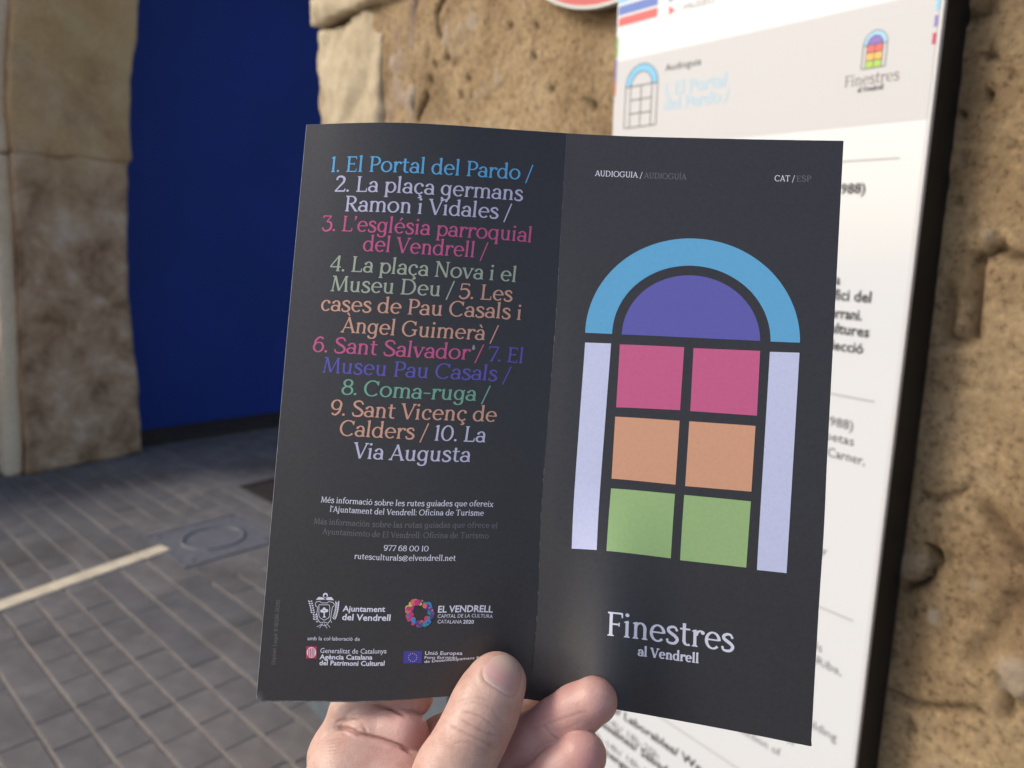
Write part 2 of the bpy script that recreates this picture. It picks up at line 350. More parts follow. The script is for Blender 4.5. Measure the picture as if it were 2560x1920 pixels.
man = [ground_pt(382, 1341), ground_pt(483, 1410), ground_pt(690, 1356), ground_pt(572, 1290)]
mA = np.array([gab(p) for p in man]); mc = mA.mean(0)
m_half = (.245, .245)
mc2 = np.array(gab(ground_pt(563, 1210))) + np.array([.34, .27])
cand = []
# measured offsets of the visible long joints
base = float(np.dot(ground_pt(6, 1534), G2))
for row in range(-14, 46):
    b = base + (row + .5) * PA
    a = -7.0 + rng.uniform(0, .17)
    longrow = rng.random() < .8
    big = rng.random() < .12
    while a < 5.5:
        k = rng.choice([4, 5]) if (big and rng.random() < .7) else rng.choice([0, 1, 2, 3])
        far = np.linalg.norm(gp(a, b)[:2]) > 2.75
        if far and longrow: k = rng.choice([6, 7, 8])
        L = (.168, .171, .174, .170, .228, .230, .36, .44, .52)[k]
        c = (a + L / 2, b); a += L
        P = gp(*c)
        v = P - CAM; dep = v @ CF
        if abs(c[0] - mc[0]) < m_half[0] + .03 and abs(c[1] - mc[1]) < m_half[1] + .03: continue
        if abs(c[0] - mc2[0]) < .30 and abs(c[1] - mc2[1]) < .24: continue
        vis = False; dd = 99
        if dep > .3:
            qx = 1280 + F * (v @ CX) / dep; qy = 960 - F * (v @ CU) / dep
            vis = -90 < qx < 900 and 1000 < qy < 1990 and not (790 < qx and qy < 1700); dd = dep
        if math.hypot(P[0], P[1]) > 8.2: continue
        cand.append((0 if vis else 1, dd if vis else math.hypot(P[0], P[1]), k, c))
cand.sort(key=lambda q: (q[0], q[1]))
ang = math.atan2(G1[1], G1[0]); stuff_v, stuff_f = [], []
for n, (hid, dd, k, c) in enumerate(cand):
    rz = ang + rng.uniform(-.006, .006); P = gp(*c); zz = rng.uniform(-.0012, .0012); rx, ry = rng.uniform(-.006, .006), rng.uniform(-.006, .006)
    if n < 298:
        o = obj('paving_stone', pmeshes[k], None, pv); o.location = (P[0], P[1], zz); o.rotation_euler = (rx, ry, rz)
    else:
        R = np.array([[math.cos(rz), -math.sin(rz)], [math.sin(rz), math.cos(rz)]]); m0 = len(stuff_v)
        for v in pmeshes[k].vertices:
            q = R @ np.array(v.co[:2]); stuff_v.append((q[0] + P[0], q[1] + P[1], v.co[2] + zz + rx * v.co[1]))
        stuff_f += [tuple(i + m0 for i in p.vertices) for p in pmeshes[k].polygons]
obj('paving_stones', mesh_from(stuff_v, stuff_f), m_pave, pv, kind='stuff', label='remaining grey paving stones of the street')
# pale stone line let into the paving
m_line = simple('pale_line_stone', (.62, .53, .39), .8, .3, var=.18, vscale=14, bstr=.4, bscale=300, bdist=.001)
SL = ground_pt(0, 1517); SR = ground_pt(416, 1370); sd = (SR - SL) / np.linalg.norm(SR - SL); sn = np.array([-sd[1], sd[0], 0])
ln = empty('stone_line', tuple(SR - sd * .7), label='long narrow cream stone strip let flush into the dark paving, ending at the square cover', category='paving strip')
Ltot = np.linalg.norm(SR - SL)
cuts = [-1.2, -.45, Ltot * .28, Ltot * .47, Ltot * .83, Ltot]
for k in range(len(cuts) - 1):
    a0, a1 = cuts[k] + .0015, cuts[k + 1] - .0015; hw = .043; r = rng.uniform(-.002, .002)
    V = []
    for (z, ins) in ((.0075, .003), (.0045, 0), (-.02, 0)):
        for (a, s) in ((a0 + ins, -hw + ins), (a1 - ins, -hw + ins), (a1 - ins, hw - ins), (a0 + ins, hw - ins)):
            V.append(SL + sd * a + sn * (s + r) + np.array([0, 0, z]))
    Fq = [(0, 1, 2, 3)] + [(4 + i, 4 + (i + 1) % 4, (i + 1) % 4, i) for i in range(4)] + [(8 + i, 8 + (i + 1) % 4, 4 + (i + 1) % 4, 4 + i) for i in range(4)]
    o = obj('stone', mesh_from(V, Fq, origin=tuple(SR - sd * .7)), m_line, ln)
# iron covers
m_iron = simple('iron_cover', (.13, .13, .145), .55, .5, var=.2, vscale=25, bstr=.5, bscale=300, bdist=.001)
m_iron2 = simple('rusty_iron_cover', (.03, .023, .02), .8, .3, var=.4, vscale=18, bstr=.6, bscale=120, bdist=.002)
def cover(cab, half, mat, label):
    h2 = half + .001; V = [gp(cab[0] + a * (half + .20), cab[1] + b * (half + .075), z) for z in (.0004, -.03) for a, b in ((-1, -1), (1, -1), (1, 1), (-1, 1))]
    obj('cover_surround', mesh_from(V, [(0, 1, 2, 3)] + [(4 + i, 4 + (i + 1) % 4, (i + 1) % 4, i) for i in range(4)]), m_pave, pv)
    C0 = gp(*cab); e = empty('inspection_cover', tuple(C0), label=label, category='manhole cover')
    def ringq(o_, i_, z0, z1, n=4, rnd=False):
        V, Fq = [], []
        for rad, z in ((o_, z0), (o_, z1), (i_, z1), (i_, z0)):
            for k in range(n):
                if rnd: th = 2 * math.pi * k / n; V.append(G1 * rad * math.cos(th) + G2 * rad * math.sin(th) + np.array([0, 0, z]))
                else:
                    sx, sy = ((-1, -1), (1, -1), (1, 1), (-1, 1))[k]; V.append(G1 * rad * sx + G2 * rad * sy + np.array([0, 0, z]))
        for q in range(3):
            for k in range(n): Fq.append((q * n + k, q * n + (k + 1) % n, (q + 1) * n + (k + 1) % n, (q + 1) * n + k))
        return V, Fq
    V, Fq = ringq(half, half - .022, -.03, .007); obj('frame', mesh_from(V, Fq), mat, e)
    h = half - .026
    V = [G1 * h * a + G2 * h * b + np.array([0, 0, z]) for z in (.004, -.03) for a, b in ((-1, -1), (1, -1), (1, 1), (-1, 1))]
    obj('lid', mesh_from(V, [(0, 1, 2, 3)] + [(4 + i, 4 + (i + 1) % 4, (i + 1) % 4, i) for i in range(4)]), mat, e)
    V, Fq = ringq(h * .68, h * .61, .003, .010, 40, True); obj('raised_ring', mesh_from(V, Fq, True), mat, e)
    for a, b in ((-.84, -.84), (.84, -.84), (.84, .84), (-.84, .84)):
        V = [G1 * (h * a + .012 * math.cos(q * math.pi / 4)) + G2 * (h * b + .012 * math.sin(q * math.pi / 4)) + np.array([0, 0, z]) for z in (.009, 0) for q in range(8)]
        obj('bolt', mesh_from(V, [tuple(range(8))] + [(8 + i, 8 + (i + 1) % 8, (i + 1) % 8, i) for i in range(8)]), mat, e)
cover(mc, .245, m_iron, 'square grey iron cover with a raised ring at the end of the cream line')
cover(mc2, .235, m_iron2, 'square dark rusty cover further off towards the blue door')

# ------------------------------------------------------------------ rough rock blocks
def rock_mat(name, cols, pit=1.0, scale=1.0, rough=.9, low=None):
    m = bpy.data.materials.new(name); t, p = nodes(m); p.inputs['Roughness'].default_value = rough; p.inputs['Specular IOR Level'].default_value = .2
    c = ramp(t, noise_tex(t, 5 * scale, 9, .62, .4), [(.28, cols[0]), (.45, cols[1]), (.6, cols[2]), (.75, cols[3])])
    c2 = ramp(t, noise_tex(t, 110 * scale, 5, .7), [(.36, (.45, .41, .37)), (.46, (.92, .92, .92)), (.56, (1.03, 1.03, 1.03)), (.68, (1.35, 1.33, 1.3))])
    c = mix(t, .85 * pit, c, c2, 'MULTIPLY')
    if low:        # damp-stained foot of the stone: another rock tone that climbs unevenly
        ge = t.nodes.new('ShaderNodeNewGeometry'); sx_ = t.nodes.new('ShaderNodeSeparateXYZ'); t.links.new(ge.outputs['Position'], sx_.inputs[0])
        nz = t.nodes.new('ShaderNodeTexNoise'); nz.inputs['Scale'].default_value = 3.2; nz.inputs['Detail'].default_value = 7; nz.inputs['Roughness'].default_value = .65; t.links.new(ge.outputs['Position'], nz.inputs['Vector'])
        ad = t.nodes.new('ShaderNodeMath'); ad.operation = 'MULTIPLY_ADD'; ad.inputs[1].default_value = -1.9; t.links.new(nz.outputs['Fac'], ad.inputs[0]); t.links.new(sx_.outputs['Z'], ad.inputs[2])
        n2 = t.nodes.new('ShaderNodeTexNoise'); n2.inputs['Scale'].default_value = 5; n2.inputs['Detail'].default_value = 9; n2.inputs['Roughness'].default_value = .68; n2.inputs['Distortion'].default_value = .25; t.links.new(ge.outputs['Position'], n2.inputs['Vector'])
        cl = ramp(t, n2.outputs['Fac'], [(.36, low[0]), (.47, low[1]), (.56, low[2]), (.68, low[3])])
        mr = t.nodes.new('ShaderNodeMapRange'); mr.inputs['From Min'].default_value = .5; mr.inputs['From Max'].default_value = 1.55; t.links.new(ad.outputs[0], mr.inputs['Value'])
        c = mix(t, mr.outputs[0], cl, c)
    b1 = bump(t, p, noise_tex(t, 70 * scale, 9, .75), .9 * pit, .009)
    bump(t, p, noise_tex(t, 330 * scale, 5, .7), .8, .0025, b1)
    a = t.nodes.new('ShaderNodeAttribute'); a.attribute_name = 'dark_tone'
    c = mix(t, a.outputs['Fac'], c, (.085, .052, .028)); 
    a = t.nodes.new('ShaderNodeAttribute'); a.attribute_name = 'pale'
    c = mix(t, a.outputs['Fac'], c, (.50, .42, .33))
    t.links.new(c, p.inputs['Base Color']); return m
m_wall = rock_mat('ochre_render', [(.24, .155, .088), (.43, .30, .165), (.51, .37, .215), (.51, .39, .29)])
m_jamb = rock_mat('cream_stone', [(.38, .27, .17), (.53, .44, .30), (.58, .49, .34), (.55, .42, .33)], scale=1.1, pit=.35)
m_mid = rock_mat('pinkish_stone', [(.30, .20, .13), (.42, .31, .22), (.50, .41, .32), (.42, .31, .23)], scale=1.6, pit=.7)
m_pil_hi = rock_mat('ochre_pillar_stone', [(.46, .28, .12), (.60, .385, .18), (.64, .44, .235), (.60, .44, .30)], scale=.5, pit=.35, low=[(.22, .13, .075), (.38, .24, .145), (.48, .32, .205), (.60, .46, .35)])
m_pil = rock_mat('weathered_pillar_stone', [(.16, .085, .045), (.40, .235, .125), (.48, .31, .185), (.60, .45, .34)], scale=.8)
m_pil_side = rock_mat('sunlit_tint_pillar_edge', [(.62, .47, .31), (.74, .58, .40), (.78, .63, .45), (.70, .57, .43)], scale=.6, pit=.4)  # paler tone carries the sunlight on this face of the pillar

def block(O, ex, ey, ez, sx, sy, sz, step, amp, seed, name, mat, parent, rnd=.02, left=None, right=None, scale=.12, mats=None):
    """closed rounded rock box; ex along the face, ez up, ey outwards; left/right shift its edges with height"""
    nx, ny, nz = [max(2, int(round(q / step)) + 1) for q in (sx, sy, sz)]
    V, Fq = [], []; idx = {}
    def vid(i, j, k):
        if (i, j, k) not in idx: idx[(i, j, k)] = len(V); V.append((i / (nx - 1), j / (ny - 1), k / (nz - 1)))
        return idx[(i, j, k)]
    def quad(a, b, c, d): Fq.append((vid(*a), vid(*b), vid(*c), vid(*d)))
    for i in range(nx - 1):
        for k in range(nz - 1):
            quad((i, ny - 1, k), (i, ny - 1, k + 1), (i + 1, ny - 1, k + 1), (i + 1, ny - 1, k)); quad((i, 0, k), (i + 1, 0, k), (i + 1, 0, k + 1), (i, 0, k + 1))
    for j in range(ny - 1):
        for k in range(nz - 1):
            quad((0, j, k), (0, j, k + 1), (0, j + 1, k + 1), (0, j + 1, k)); quad((nx - 1, j, k), (nx - 1, j + 1, k), (nx - 1, j + 1, k + 1), (nx - 1, j, k + 1))
    for i in range(nx - 1):
        for j in range(ny - 1):
            quad((i, j, 0), (i, j + 1, 0), (i + 1, j + 1, 0), (i + 1, j, 0)); quad((i, j, nz - 1), (i + 1, j, nz - 1), (i + 1, j + 1, nz - 1), (i, j + 1, nz - 1))
    q = np.array(V); p = (q - [.5, 0, 0]) * [sx, sy, sz]; p[:, 0] += sx / 2
    c = np.clip(p, [rnd, -9, rnd], [sx - rnd, sy - rnd, sz - rnd]); d = p - c; L = np.linalg.norm(d, axis=1, keepdims=True)
    p = np.where(L > 1e-9, c + d / np.maximum(L, 1e-9) * np.minimum(L, rnd), p)
    if left is not None:
        lo = np.array([left(O[2] + z) for z in p[:, 2]]); hi = np.array([right(O[2] + z) for z in p[:, 2]])
        p[:, 0] = p[:, 0] + lo * (1 - q[:, 0]) + hi * q[:, 0]
    W = np.asarray(O) + p[:, :1] * ex + p[:, 1:2] * ey + p[:, 2:3] * ez
    nrm = np.where(L > 1e-9, d / np.maximum(L, 1e-9), [0, 1, 0]); nrm = nrm[:, :1] * ex + nrm[:, 1:2] * ey + nrm[:, 2:3] * ez
    nz_ = fbm(W, scale, 5, seed) * amp + fbm(W, scale * .25, 3, seed + 5) * amp * .35
    W = W + nrm * nz_[:, None] + ex * (fbm(W + 7.7, scale, 4, seed + 9) * amp * .8)[:, None]
    # face winding: make it point outwards
    me = mesh_from(W, Fq, True, origin=O); me.update()
    o = obj(name, me, mat, parent); o.location = tuple(np.asarray(O, float) - (np.array(parent.location) if parent else 0))
    attr(me, 'dark_tone', np.zeros(len(W))); attr(me, 'pale', np.zeros(len(W)))
    return o
Z = np.array([0, 0, 1.0])

# ------------------------------------------------------------------ archway: far pillar, lintel, blue door
A0 = ground_pt(66, 1190); B0 = ground_pt(357, 1134)
pe = (B0 - A0) / np.linalg.norm(B0 - A0); pn = np.array([pe[1], -pe[0], 0]); PW = np.linalg.norm(B0 - A0)
if pn @ (CAM - A0) < 0: pn = -pn
def plane_hit(px, py, P0, n):
    d = px3(px, py, 1) - CAM; t = ((P0 - CAM) @ n) / (d @ n); return CAM + d * t
def edge_fn(pts, ref):
    zs, off = [], []
    for px, py in pts:
        P = plane_hit(px, py, A0, pn); zs.append(P[2]); off.append((P - ref) @ pe)
    o = np.argsort(zs); zs = np.array(zs)[o]; off = np.array(off)[o]
    return lambda z: float(np.interp(z, zs, off))
eR = edge_fn([(349, 0), (343, 100), (330, 200), (326, 300), (328, 370), (332, 398), (320, 412), (317, 500), (318, 600), (324, 700), (334, 860), (343, 960), (357, 1134)], B0)
eL = edge_fn([(33, 0), (24, 136), (23, 260), (33, 380), (41, 542), (46, 678), (57, 900), (66, 1190)], A0)
zj = plane_hit(325, 405, A0, pn)[2]
pil = empty('stone_pillar', tuple(A0), label='weathered brown stone pillar standing left of the blue door', category='pillar')
DP = .26
zs = [0, zj, 3.6]
for k in range(2):
    z0, z1 = zs[k] - (.004 if k else 0), zs[k + 1] + .004
    O = A0 - pn * DP + Z * z0
    block(O, pe, pn, Z, PW, DP, z1 - z0, .028, .016, 40 + k, 'stone_block', m_pil_hi, pil, rnd=.007, left=eL, right=eR, scale=.25)
# edge stones on its street side, sunlight put into their paler colour
for k in range(2):
    z0, z1 = zs[k], zs[k + 1] - .004
    O = A0 - pn * (DP + .004) - pe * .10 + Z * z0
    block(O, pe, pn, Z, .103, DP - .03, z1 - z0, .03, .010, 60 + k, 'edge_stone', m_pil_side, pil, rnd=.02, left=eL, right=eL, scale=.2)
P1 = ground_pt(357, 1081); P2 = ground_pt(696, 1034)
be = (P2 - P1) / np.linalg.norm(P2 - P1); bn = np.array([be[1], -be[0], 0])
if bn @ (CAM - P1) < 0: bn = -bn
m_blue = bpy.data.materials.new('blue_door_paint'); t, p = nodes(m_blue)
p.inputs['Roughness'].default_value = .6; p.inputs['Specular IOR Level'].default_value = .25
t.links.new(ramp(t, noise_tex(t, 1.1, 4, .5), [(.3, (.009, .036, .20)), (.7, (.014, .036, .26))]), p.inputs['Base Color'])
bump(t, p, noise_tex(t, 3, 3, .5), .3, .02)
m_dark = simple('dark_timber', (.045, .034, .026), .9, .2, var=.3, vscale=12)
dr = empty('blue_door', tuple(P1), label='plain deep blue door leaf filling the passage behind the stone pillar', category='door')
def boxm(O, ex, ey, ez, bev=0):
    V = [np.asarray(O) + ex * a + ey * b + ez * c for c in (0, 1) for a, b in ((0, 0), (1, 0), (1, 1), (0, 1))]
    return V, [(0, 3, 2, 1), (4, 5, 6, 7), (0, 1, 5, 4), (1, 2, 6, 5), (2, 3, 7, 6), (3, 0, 4, 7)]
V, Fq = boxm(P1 - be * .9 - bn * .05, be * 2.55, bn * .05, Z * 3.4)
obj('leaf', mesh_from(V, Fq, origin=P1), m_blue, dr)
V, Fq = boxm(P1 + be * 1.655 - bn * .05, be * 2.3, bn * .05, Z * 3.4)
obj('leaf', mesh_from(V, Fq, origin=P1), m_blue, dr)
V, Fq = boxm(P1 - be * .9 + bn * .002, be * 5.0, bn * .42, Z * .018)
obj('threshold', mesh_from(V, Fq, origin=P1), m_dark, dr)
# the arch over the passage, above what the photograph frames
ar = empty('archway_vault', tuple(A0 + Z * 3.6), label='stone vault over the passage above the pillar and blue door', category='vault')
V, Fq = boxm(A0 - pe * .6 - pn * 1.7 + Z * 3.62, pe * 5.0, pn * 1.75, Z * .8)
obj('vault_slab', mesh_from(V, Fq, origin=A0 + Z * 3.6), m_mid, ar)
for me in (ar.children[0].data,): attr(me, 'dark_tone', np.zeros(8)); attr(me, 'pale', np.zeros(8))
# neighbouring house front left of the pillar
hf = empty('neighbouring_wall', tuple(A0 - pe * .5), label='grey rendered wall with a dark grey plinth left of the pillar', category='wall')
V, Fq = boxm(A0 - pe * 3.2 - pn * .62, pe * 3.1, pn * .25, Z * 1.15)
obj('render', mesh_from(V, Fq, origin=A0 - pe * .5), simple('pale_grey_render', (.33, .29, .24), .9, .2, var=.2, vscale=3, bstr=.5, bscale=60, bdist=.004), hf)
V, Fq = boxm(A0 - pe * 3.2 - pn * .365, pe * 2.98, pn * .05, Z * .9)
obj('plinth', mesh_from(V, Fq, origin=A0 - pe * .5), simple('dark_grey_plinth', (.035, .037, .042), .7, .3, var=.3, vscale=6), hf)

# ------------------------------------------------------------------ the rough wall that carries the panel
O_S = px3(2244, 1000, .84)                                     # a point on the panel's right edge
_d = px3(-225, 545, 1) - CAM; WD = np.array([_d[0], _d[1], 0]); WD /= np.linalg.norm(WD)    # along the wall, away from us
WN = np.array([WD[1], -WD[0], 0]);
if WN @ (CAM - O_S) < 0: WN = -WN
def wall_sz(px, py, off=0.0):
    P = plane_hit(px, py, O_S + WN * off, WN); return float((P - O_S) @ WD), float(P[2])
def wpt(s, z, off=0.0): return O_S * [1, 1, 0] + WD * s + WN * off + Z * z
TH = .058                                                      # thickness of the panel box
s_c, _ = wall_sz(800, 300, -TH)
print('corner s', s_c, 'left of sign', wall_sz(1540, 160), 'top', wall_sz(1540, 0), 'bottom', wall_sz(2147, 1920))
wl = empty('rough_stone_wall', tuple(wpt(.8, 0, -TH)), label='rough ochre stone and mortar wall behind the white panel', category='wall')
WO = np.array(wl.location)
def axis(lo, hi, f0, f1, fine, coarse):
    a = list(np.arange(lo, f0, coarse)) + list(np.arange(f0, f1, fine)) + list(np.arange(f1, hi, coarse)) + [hi]; return np.array(a)
sx = axis(-1.4, s_c - .30, -.36, s_c - .31, .006, .05); zx = axis(-.02, 4.2, .82, 2.25, .006, .06)
S_, Z_ = np.meshgrid(sx, zx, indexing='ij'); Pw = wpt(0, 0, -TH) + S_[..., None] * WD + Z_[..., None] * Z
h = fbm(Pw, .55, 4, 3) * .012 + fbm(Pw, .13, 5, 4) * .0055 - np.abs(fbm(Pw, .045, 3, 8)) * .004
pit = vnoise(Pw, .030, 21) * .6 + vnoise(Pw, .016, 22) * .4
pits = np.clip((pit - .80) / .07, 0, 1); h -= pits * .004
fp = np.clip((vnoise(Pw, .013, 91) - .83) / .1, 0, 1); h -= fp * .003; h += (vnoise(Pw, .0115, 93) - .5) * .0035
dark_tone = pits * .5 + fp * .4; pale = np.clip((vnoise(Pw, .022, 31) * .7 + vnoise(Pw, .011, 32) * .3 - .80) / .06, 0, 1) * .3  # darker brown follows the carved pits
dark_tone += np.clip(fbm(Pw, .16, 4, 12) - .12, 0, 1) * .55  # plus random darker blotches
SZ = np.stack([S_, Z_], -1)
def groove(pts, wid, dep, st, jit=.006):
    global h, dark_tone
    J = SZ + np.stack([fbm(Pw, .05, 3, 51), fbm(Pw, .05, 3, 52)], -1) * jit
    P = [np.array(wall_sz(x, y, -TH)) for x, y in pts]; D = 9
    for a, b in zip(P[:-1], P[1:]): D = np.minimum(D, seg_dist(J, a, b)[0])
    g = np.exp(-(D / wid) ** 2); h = h - g * dep; dark_tone = np.maximum(dark_tone, g * st)  # grooves and holes get the darker brown too
def patch(px, py, r, hh, col, ex=1.0):
    global h, pale
    c = np.array(wall_sz(px, py, -TH)); J = (SZ - c) / [1, ex] + np.stack([fbm(Pw, .03, 3, 61), fbm(Pw, .03, 3, 62)], -1) * r * .35
    D = np.linalg.norm(J, axis=-1) / r; g = np.clip(1.25 - D, 0, .25) * 4; h = h + g * hh; pale = np.maximum(pale, g * col)
groove([(2445, 652), (2437, 730), (2430, 838)], .0045, .014, .8)
groove([(2445, 650), (2470, 636), (2496, 618)], .004, .010, .7); groove([(2494, 630), (2530, 648), (2560, 648)], .005, .012, .7)
groove([(2376, 720), (2370, 850), (2430, 850)], .006, .009, .5)
groove([(2318, 1372), (2334, 1392), (2332, 1420), (2300, 1462), (2262, 1478)], .0038, .018, 1.0)
groove([(2336, 1388), (2340, 1405)], .006, .022, 1.0)
groove([(2330, 28), (2440, 45), (2480, 22)], .006, .010, .7)
groove([(2300, 1240), (2330, 1255), (2400, 1232), (2440, 1210)], .003, .008, .5)
groove([(2225, 1730), (2290, 1765), (2400, 1770), (2450, 1790)], .004, .010, .6)
groove([(2490, 1700), (2520, 1755), (2510, 1800)], .006, .012, .7)
groove([(2460, 1280), (2500, 1330), (2560, 1400)], .010, .008, .6)
groove([(2540, 1500), (2470, 1600), (2430, 1660)], .010, .006, .4)
groove([(1042, 0), (1034, 25), (1027, 115)], .006, .024, 1.0, .012)
groove([(1108, 0), (1088, 35), (1092, 60), (1100, 95)], .006, .018, .9, .012)
groove([(1066, 240), (1052, 275), (1040, 305)], .006, .022, .8, .012)
for x, y, r in ((1075, 198, .014), (1087, 160, .010), (1118, 143, .010), (1151, 233, .009), (1168, 187, .008), (1273, 62, .007), (1335, 63, .007), (1375, 213, .008), (1480, 258, .010), (1330, 136, .007), (2477, 132, .004), (2494, 142, .004), (2477, 240, .005), (2527, 356, .005), (2405, 290, .004), (2536, 186, .005), (2440, 560, .004), (2408, 500, .004), (2400, 962, .004), (2476, 978, .004)):
    groove([(x, y), (x + 2, y + 6)], r * .62, .012, .95, .005)
patch(1176, 52, .013, .002, .7, 1.2); patch(1150, 72, .009, .002, .5); patch(1116, 92, .009, .002, .7, 2.4); patch(1128, 128, .006, .002, .6, 2.); patch(1148, 108, .026, .004, .12); patch(1236, 198, .008, .003, .8, 1.6); patch(1205, 222, .014, .002, .25); patch(1185, 240, .008, .002, .45)
patch(2530, 1700, .016, .008, .65, 1.3); patch(2274, 1418, .015, .005, .3); patch(2330, 1545, .006, .003, .6, 1.4); patch(2475, 585, .006, .003, .4)
Pw2 = Pw + WN * h[..., None]
V = (Pw2 - WO).reshape(-1, 3); nU, nV = S_.shape
V = np.concatenate([V, (wpt(0, 0, -TH - .55) + np.array([sx[0], sx[-1], sx[-1], sx[0]])[:, None] * WD + np.array([zx[0], zx[0], zx[-1], zx[-1]])[:, None] * Z) - WO])
n0 = nU * nV; Fq = [tuple(f) for f in grid_faces(nU, nV)]
c00, c10, c11, c01 = 0, (nU - 1) * nV, nU * nV - 1, nV - 1
Fq += [(n0, n0 + 1, n0 + 2, n0 + 3), tuple([n0, n0 + 3] + [c01 - k for k in range(nV)]), tuple([n0 + 2, n0 + 1] + [c10 + k for k in range(nV)]),
       tuple([n0 + 3, n0 + 2] + [(nU - 1 - i) * nV + nV - 1 for i in range(nU)]), tuple([n0 + 1, n0] + [i * nV for i in range(nU)])]
me = mesh_from(V, Fq, True); obj('render', me, m_wall, wl)
z4 = np.zeros(4); attr(me, 'dark_tone', np.concatenate([np.clip(dark_tone, 0, 1).ravel(), z4])); attr(me, 'pale', np.concatenate([np.clip(pale, 0, 1).ravel(), z4]))
# cream jamb stones at the corner and the greyer stones behind them
def ez(px, py): return wall_sz(px, py, -TH)[1]
ztop = ez(800, 76)
lv = [0, .33, .66, .98, 1.28, 1.60, ztop, ztop + .42, ztop + .8, ztop + 1.3, 4.2]
sL = [wall_sz(px, py, -TH)[0] for px, py in ((845, 1780), (838, 1600), (830, 1300), (822, 1000), (815, 700), (808, 300), (796, 30), (784, 0), (780, 0), (780, 0))]
for k in range(10):
    z0, z1 = lv[k] + .002, lv[k + 1] - .002
    prow = .008 if k == 5 else (.026 if k == 6 else rng.uniform(.004, .02)); wd = (.25, .21, .24, .20, .25, .20, .27, .24, .2, .25)[k]
    wd = sL[k] - wall_sz((960, 950, 955, 948, 960, 958, 1012, 990, 985, 990)[k], (1700, 1500, 1300, 1000, 600, 220, 30, 10, 5, 0)[k], -TH)[0]
    O = wpt(sL[k] - wd, z0, -TH - .50)
    block(O, WD, WN, Z, wd, .50 + prow, z1 - z0, .012 if k in (5, 6) else .03, .026, 80 + k, 'jamb_stone', m_jamb, wl, rnd=.010, scale=.11)
    s2 = sL[k] - wd - .003; wd2 = s2 - wall_sz(1036, 240, -TH)[0]
    O = wpt(s2 - max(wd2, .03), z0 + .01, -TH - .46)
    block(O, WD, WN, Z, max(wd2, .03), .46 - .006 + rng.uniform(0, .008), z1 - z0 - .02, .012 if k in (5, 6) else .03, .022, 120 + k, 'inner_stone', m_mid, wl, rnd=.025, scale=.07)

V, Fq = boxm(wpt(.95, -.02, -TH - .04), WD * .88, WN * .062, Z * .50)
obj('plinth', mesh_from(V, Fq, origin=WO), simple('slate_plinth', (.10, .12, .14), .7, .3, var=.2, vscale=9, bstr=.4, bscale=80, bdist=.002), wl)

# ------------------------------------------------------------------ round red sign fixed to the wall
rc = wall_sz(1526, 14, -TH + .03); RS = .30
ts = empty('traffic_sign', tuple(wpt(rc[0], rc[1] + RS, -TH + .02)), label='round red traffic sign with a grey rim on the wall above the leaflet', category='traffic sign')
TO = np.array(ts.location)
def disc(r0, r1, z0, z1, n=72):
    V, Fq = [], []
    for r, z in ((r0, z0), (r1, z0), (r1, z1), (r0, z1)):
        V += [WD * r * math.cos(2 * math.pi * k / n) + Z * r * math.sin(2 * math.pi * k / n) + WN * z for k in range(n)]
    for q in range(4):
        for k in range(n): Fq.append((q * n + k, q * n + (k + 1) % n, ((q + 1) % 4) * n + (k + 1) % n, ((q + 1) % 4) * n + k))
    return V, Fq
V, Fq = disc(.001, RS - .005, .002, .012); obj('red_face', mesh_from(V, Fq), simple('red_sign_paint', (.55, .085, .075), .4, .5, var=.08, vscale=20), ts)
V, Fq = disc(RS - .0048, RS, .0, .014); obj('rim', mesh_from(V, Fq), simple('grey_rim', (.42, .44, .42), .4, .5, metal=.3), ts)
V, Fq = boxm(-WD * .21 - Z * .05 + WN * .0122, WD * .42, WN * .0006, Z * .1); obj('white_bar', mesh_from(V, Fq), simple('white_sign_paint', (.75, .75, .75), .4), ts)
V, Fq = boxm(-WD * .04 - Z * .15 - WN * .03, WD * .08, WN * .028, Z * .3); obj('bracket', mesh_from(V, Fq), simple('galvanised', (.4, .4, .42), .5, metal=.6), ts)
# ------------------------------------------------------------------ white information panel
ZB, ZT = .30, 2.12
pn_e = empty('information_panel', tuple(wpt(.25, ZB, 0)), label='white glossy information panel with black sides mounted on the rough wall', category='information panel')
PO = np.array(pn_e.location)
sLft = wall_sz(1537, 160)[0]
m_white = bpy.data.materials.new('panel_white'); t, p = nodes(m_white)
p.inputs['Base Color'].default_value = (.66, .68, .70, 1); p.inputs['Roughness'].default_value = .16; p.inputs['Specular IOR Level'].default_value = .5
p.inputs['Coat Weight'].default_value = .6; p.inputs['Coat Roughness'].default_value = .06
bump(t, p, noise_tex(t, 6, 2, .5), .05, .01)
m_black = simple('black_frame', (.010, .0095, .009), .55, .35, var=.2, vscale=30)
def wbox(s0, s1, z0, z1, o0, o1): return boxm(wpt(s0, z0, o0), WD * (s1 - s0), WN * (o1 - o0), Z * (z1 - z0))
V, Fq = wbox(.0035, sLft - .0015, ZB + .004, ZT - .004, -.006, 0); obj('front_sheet', mesh_from(V, Fq, origin=PO), m_white, pn_e)
V, Fq = wbox(0, sLft, ZB, ZT, -TH + .001, -.0062); obj('back_box', mesh_from(V, Fq, origin=PO), m_black, pn_e)
V, Fq = wbox(.0, .0033, ZB, ZT, -.006, .0); obj('edge_trim', mesh_from(V, Fq, origin=PO), simple('trim_white', (.6, .6, .6), .4), pn_e)
_pp = [0]
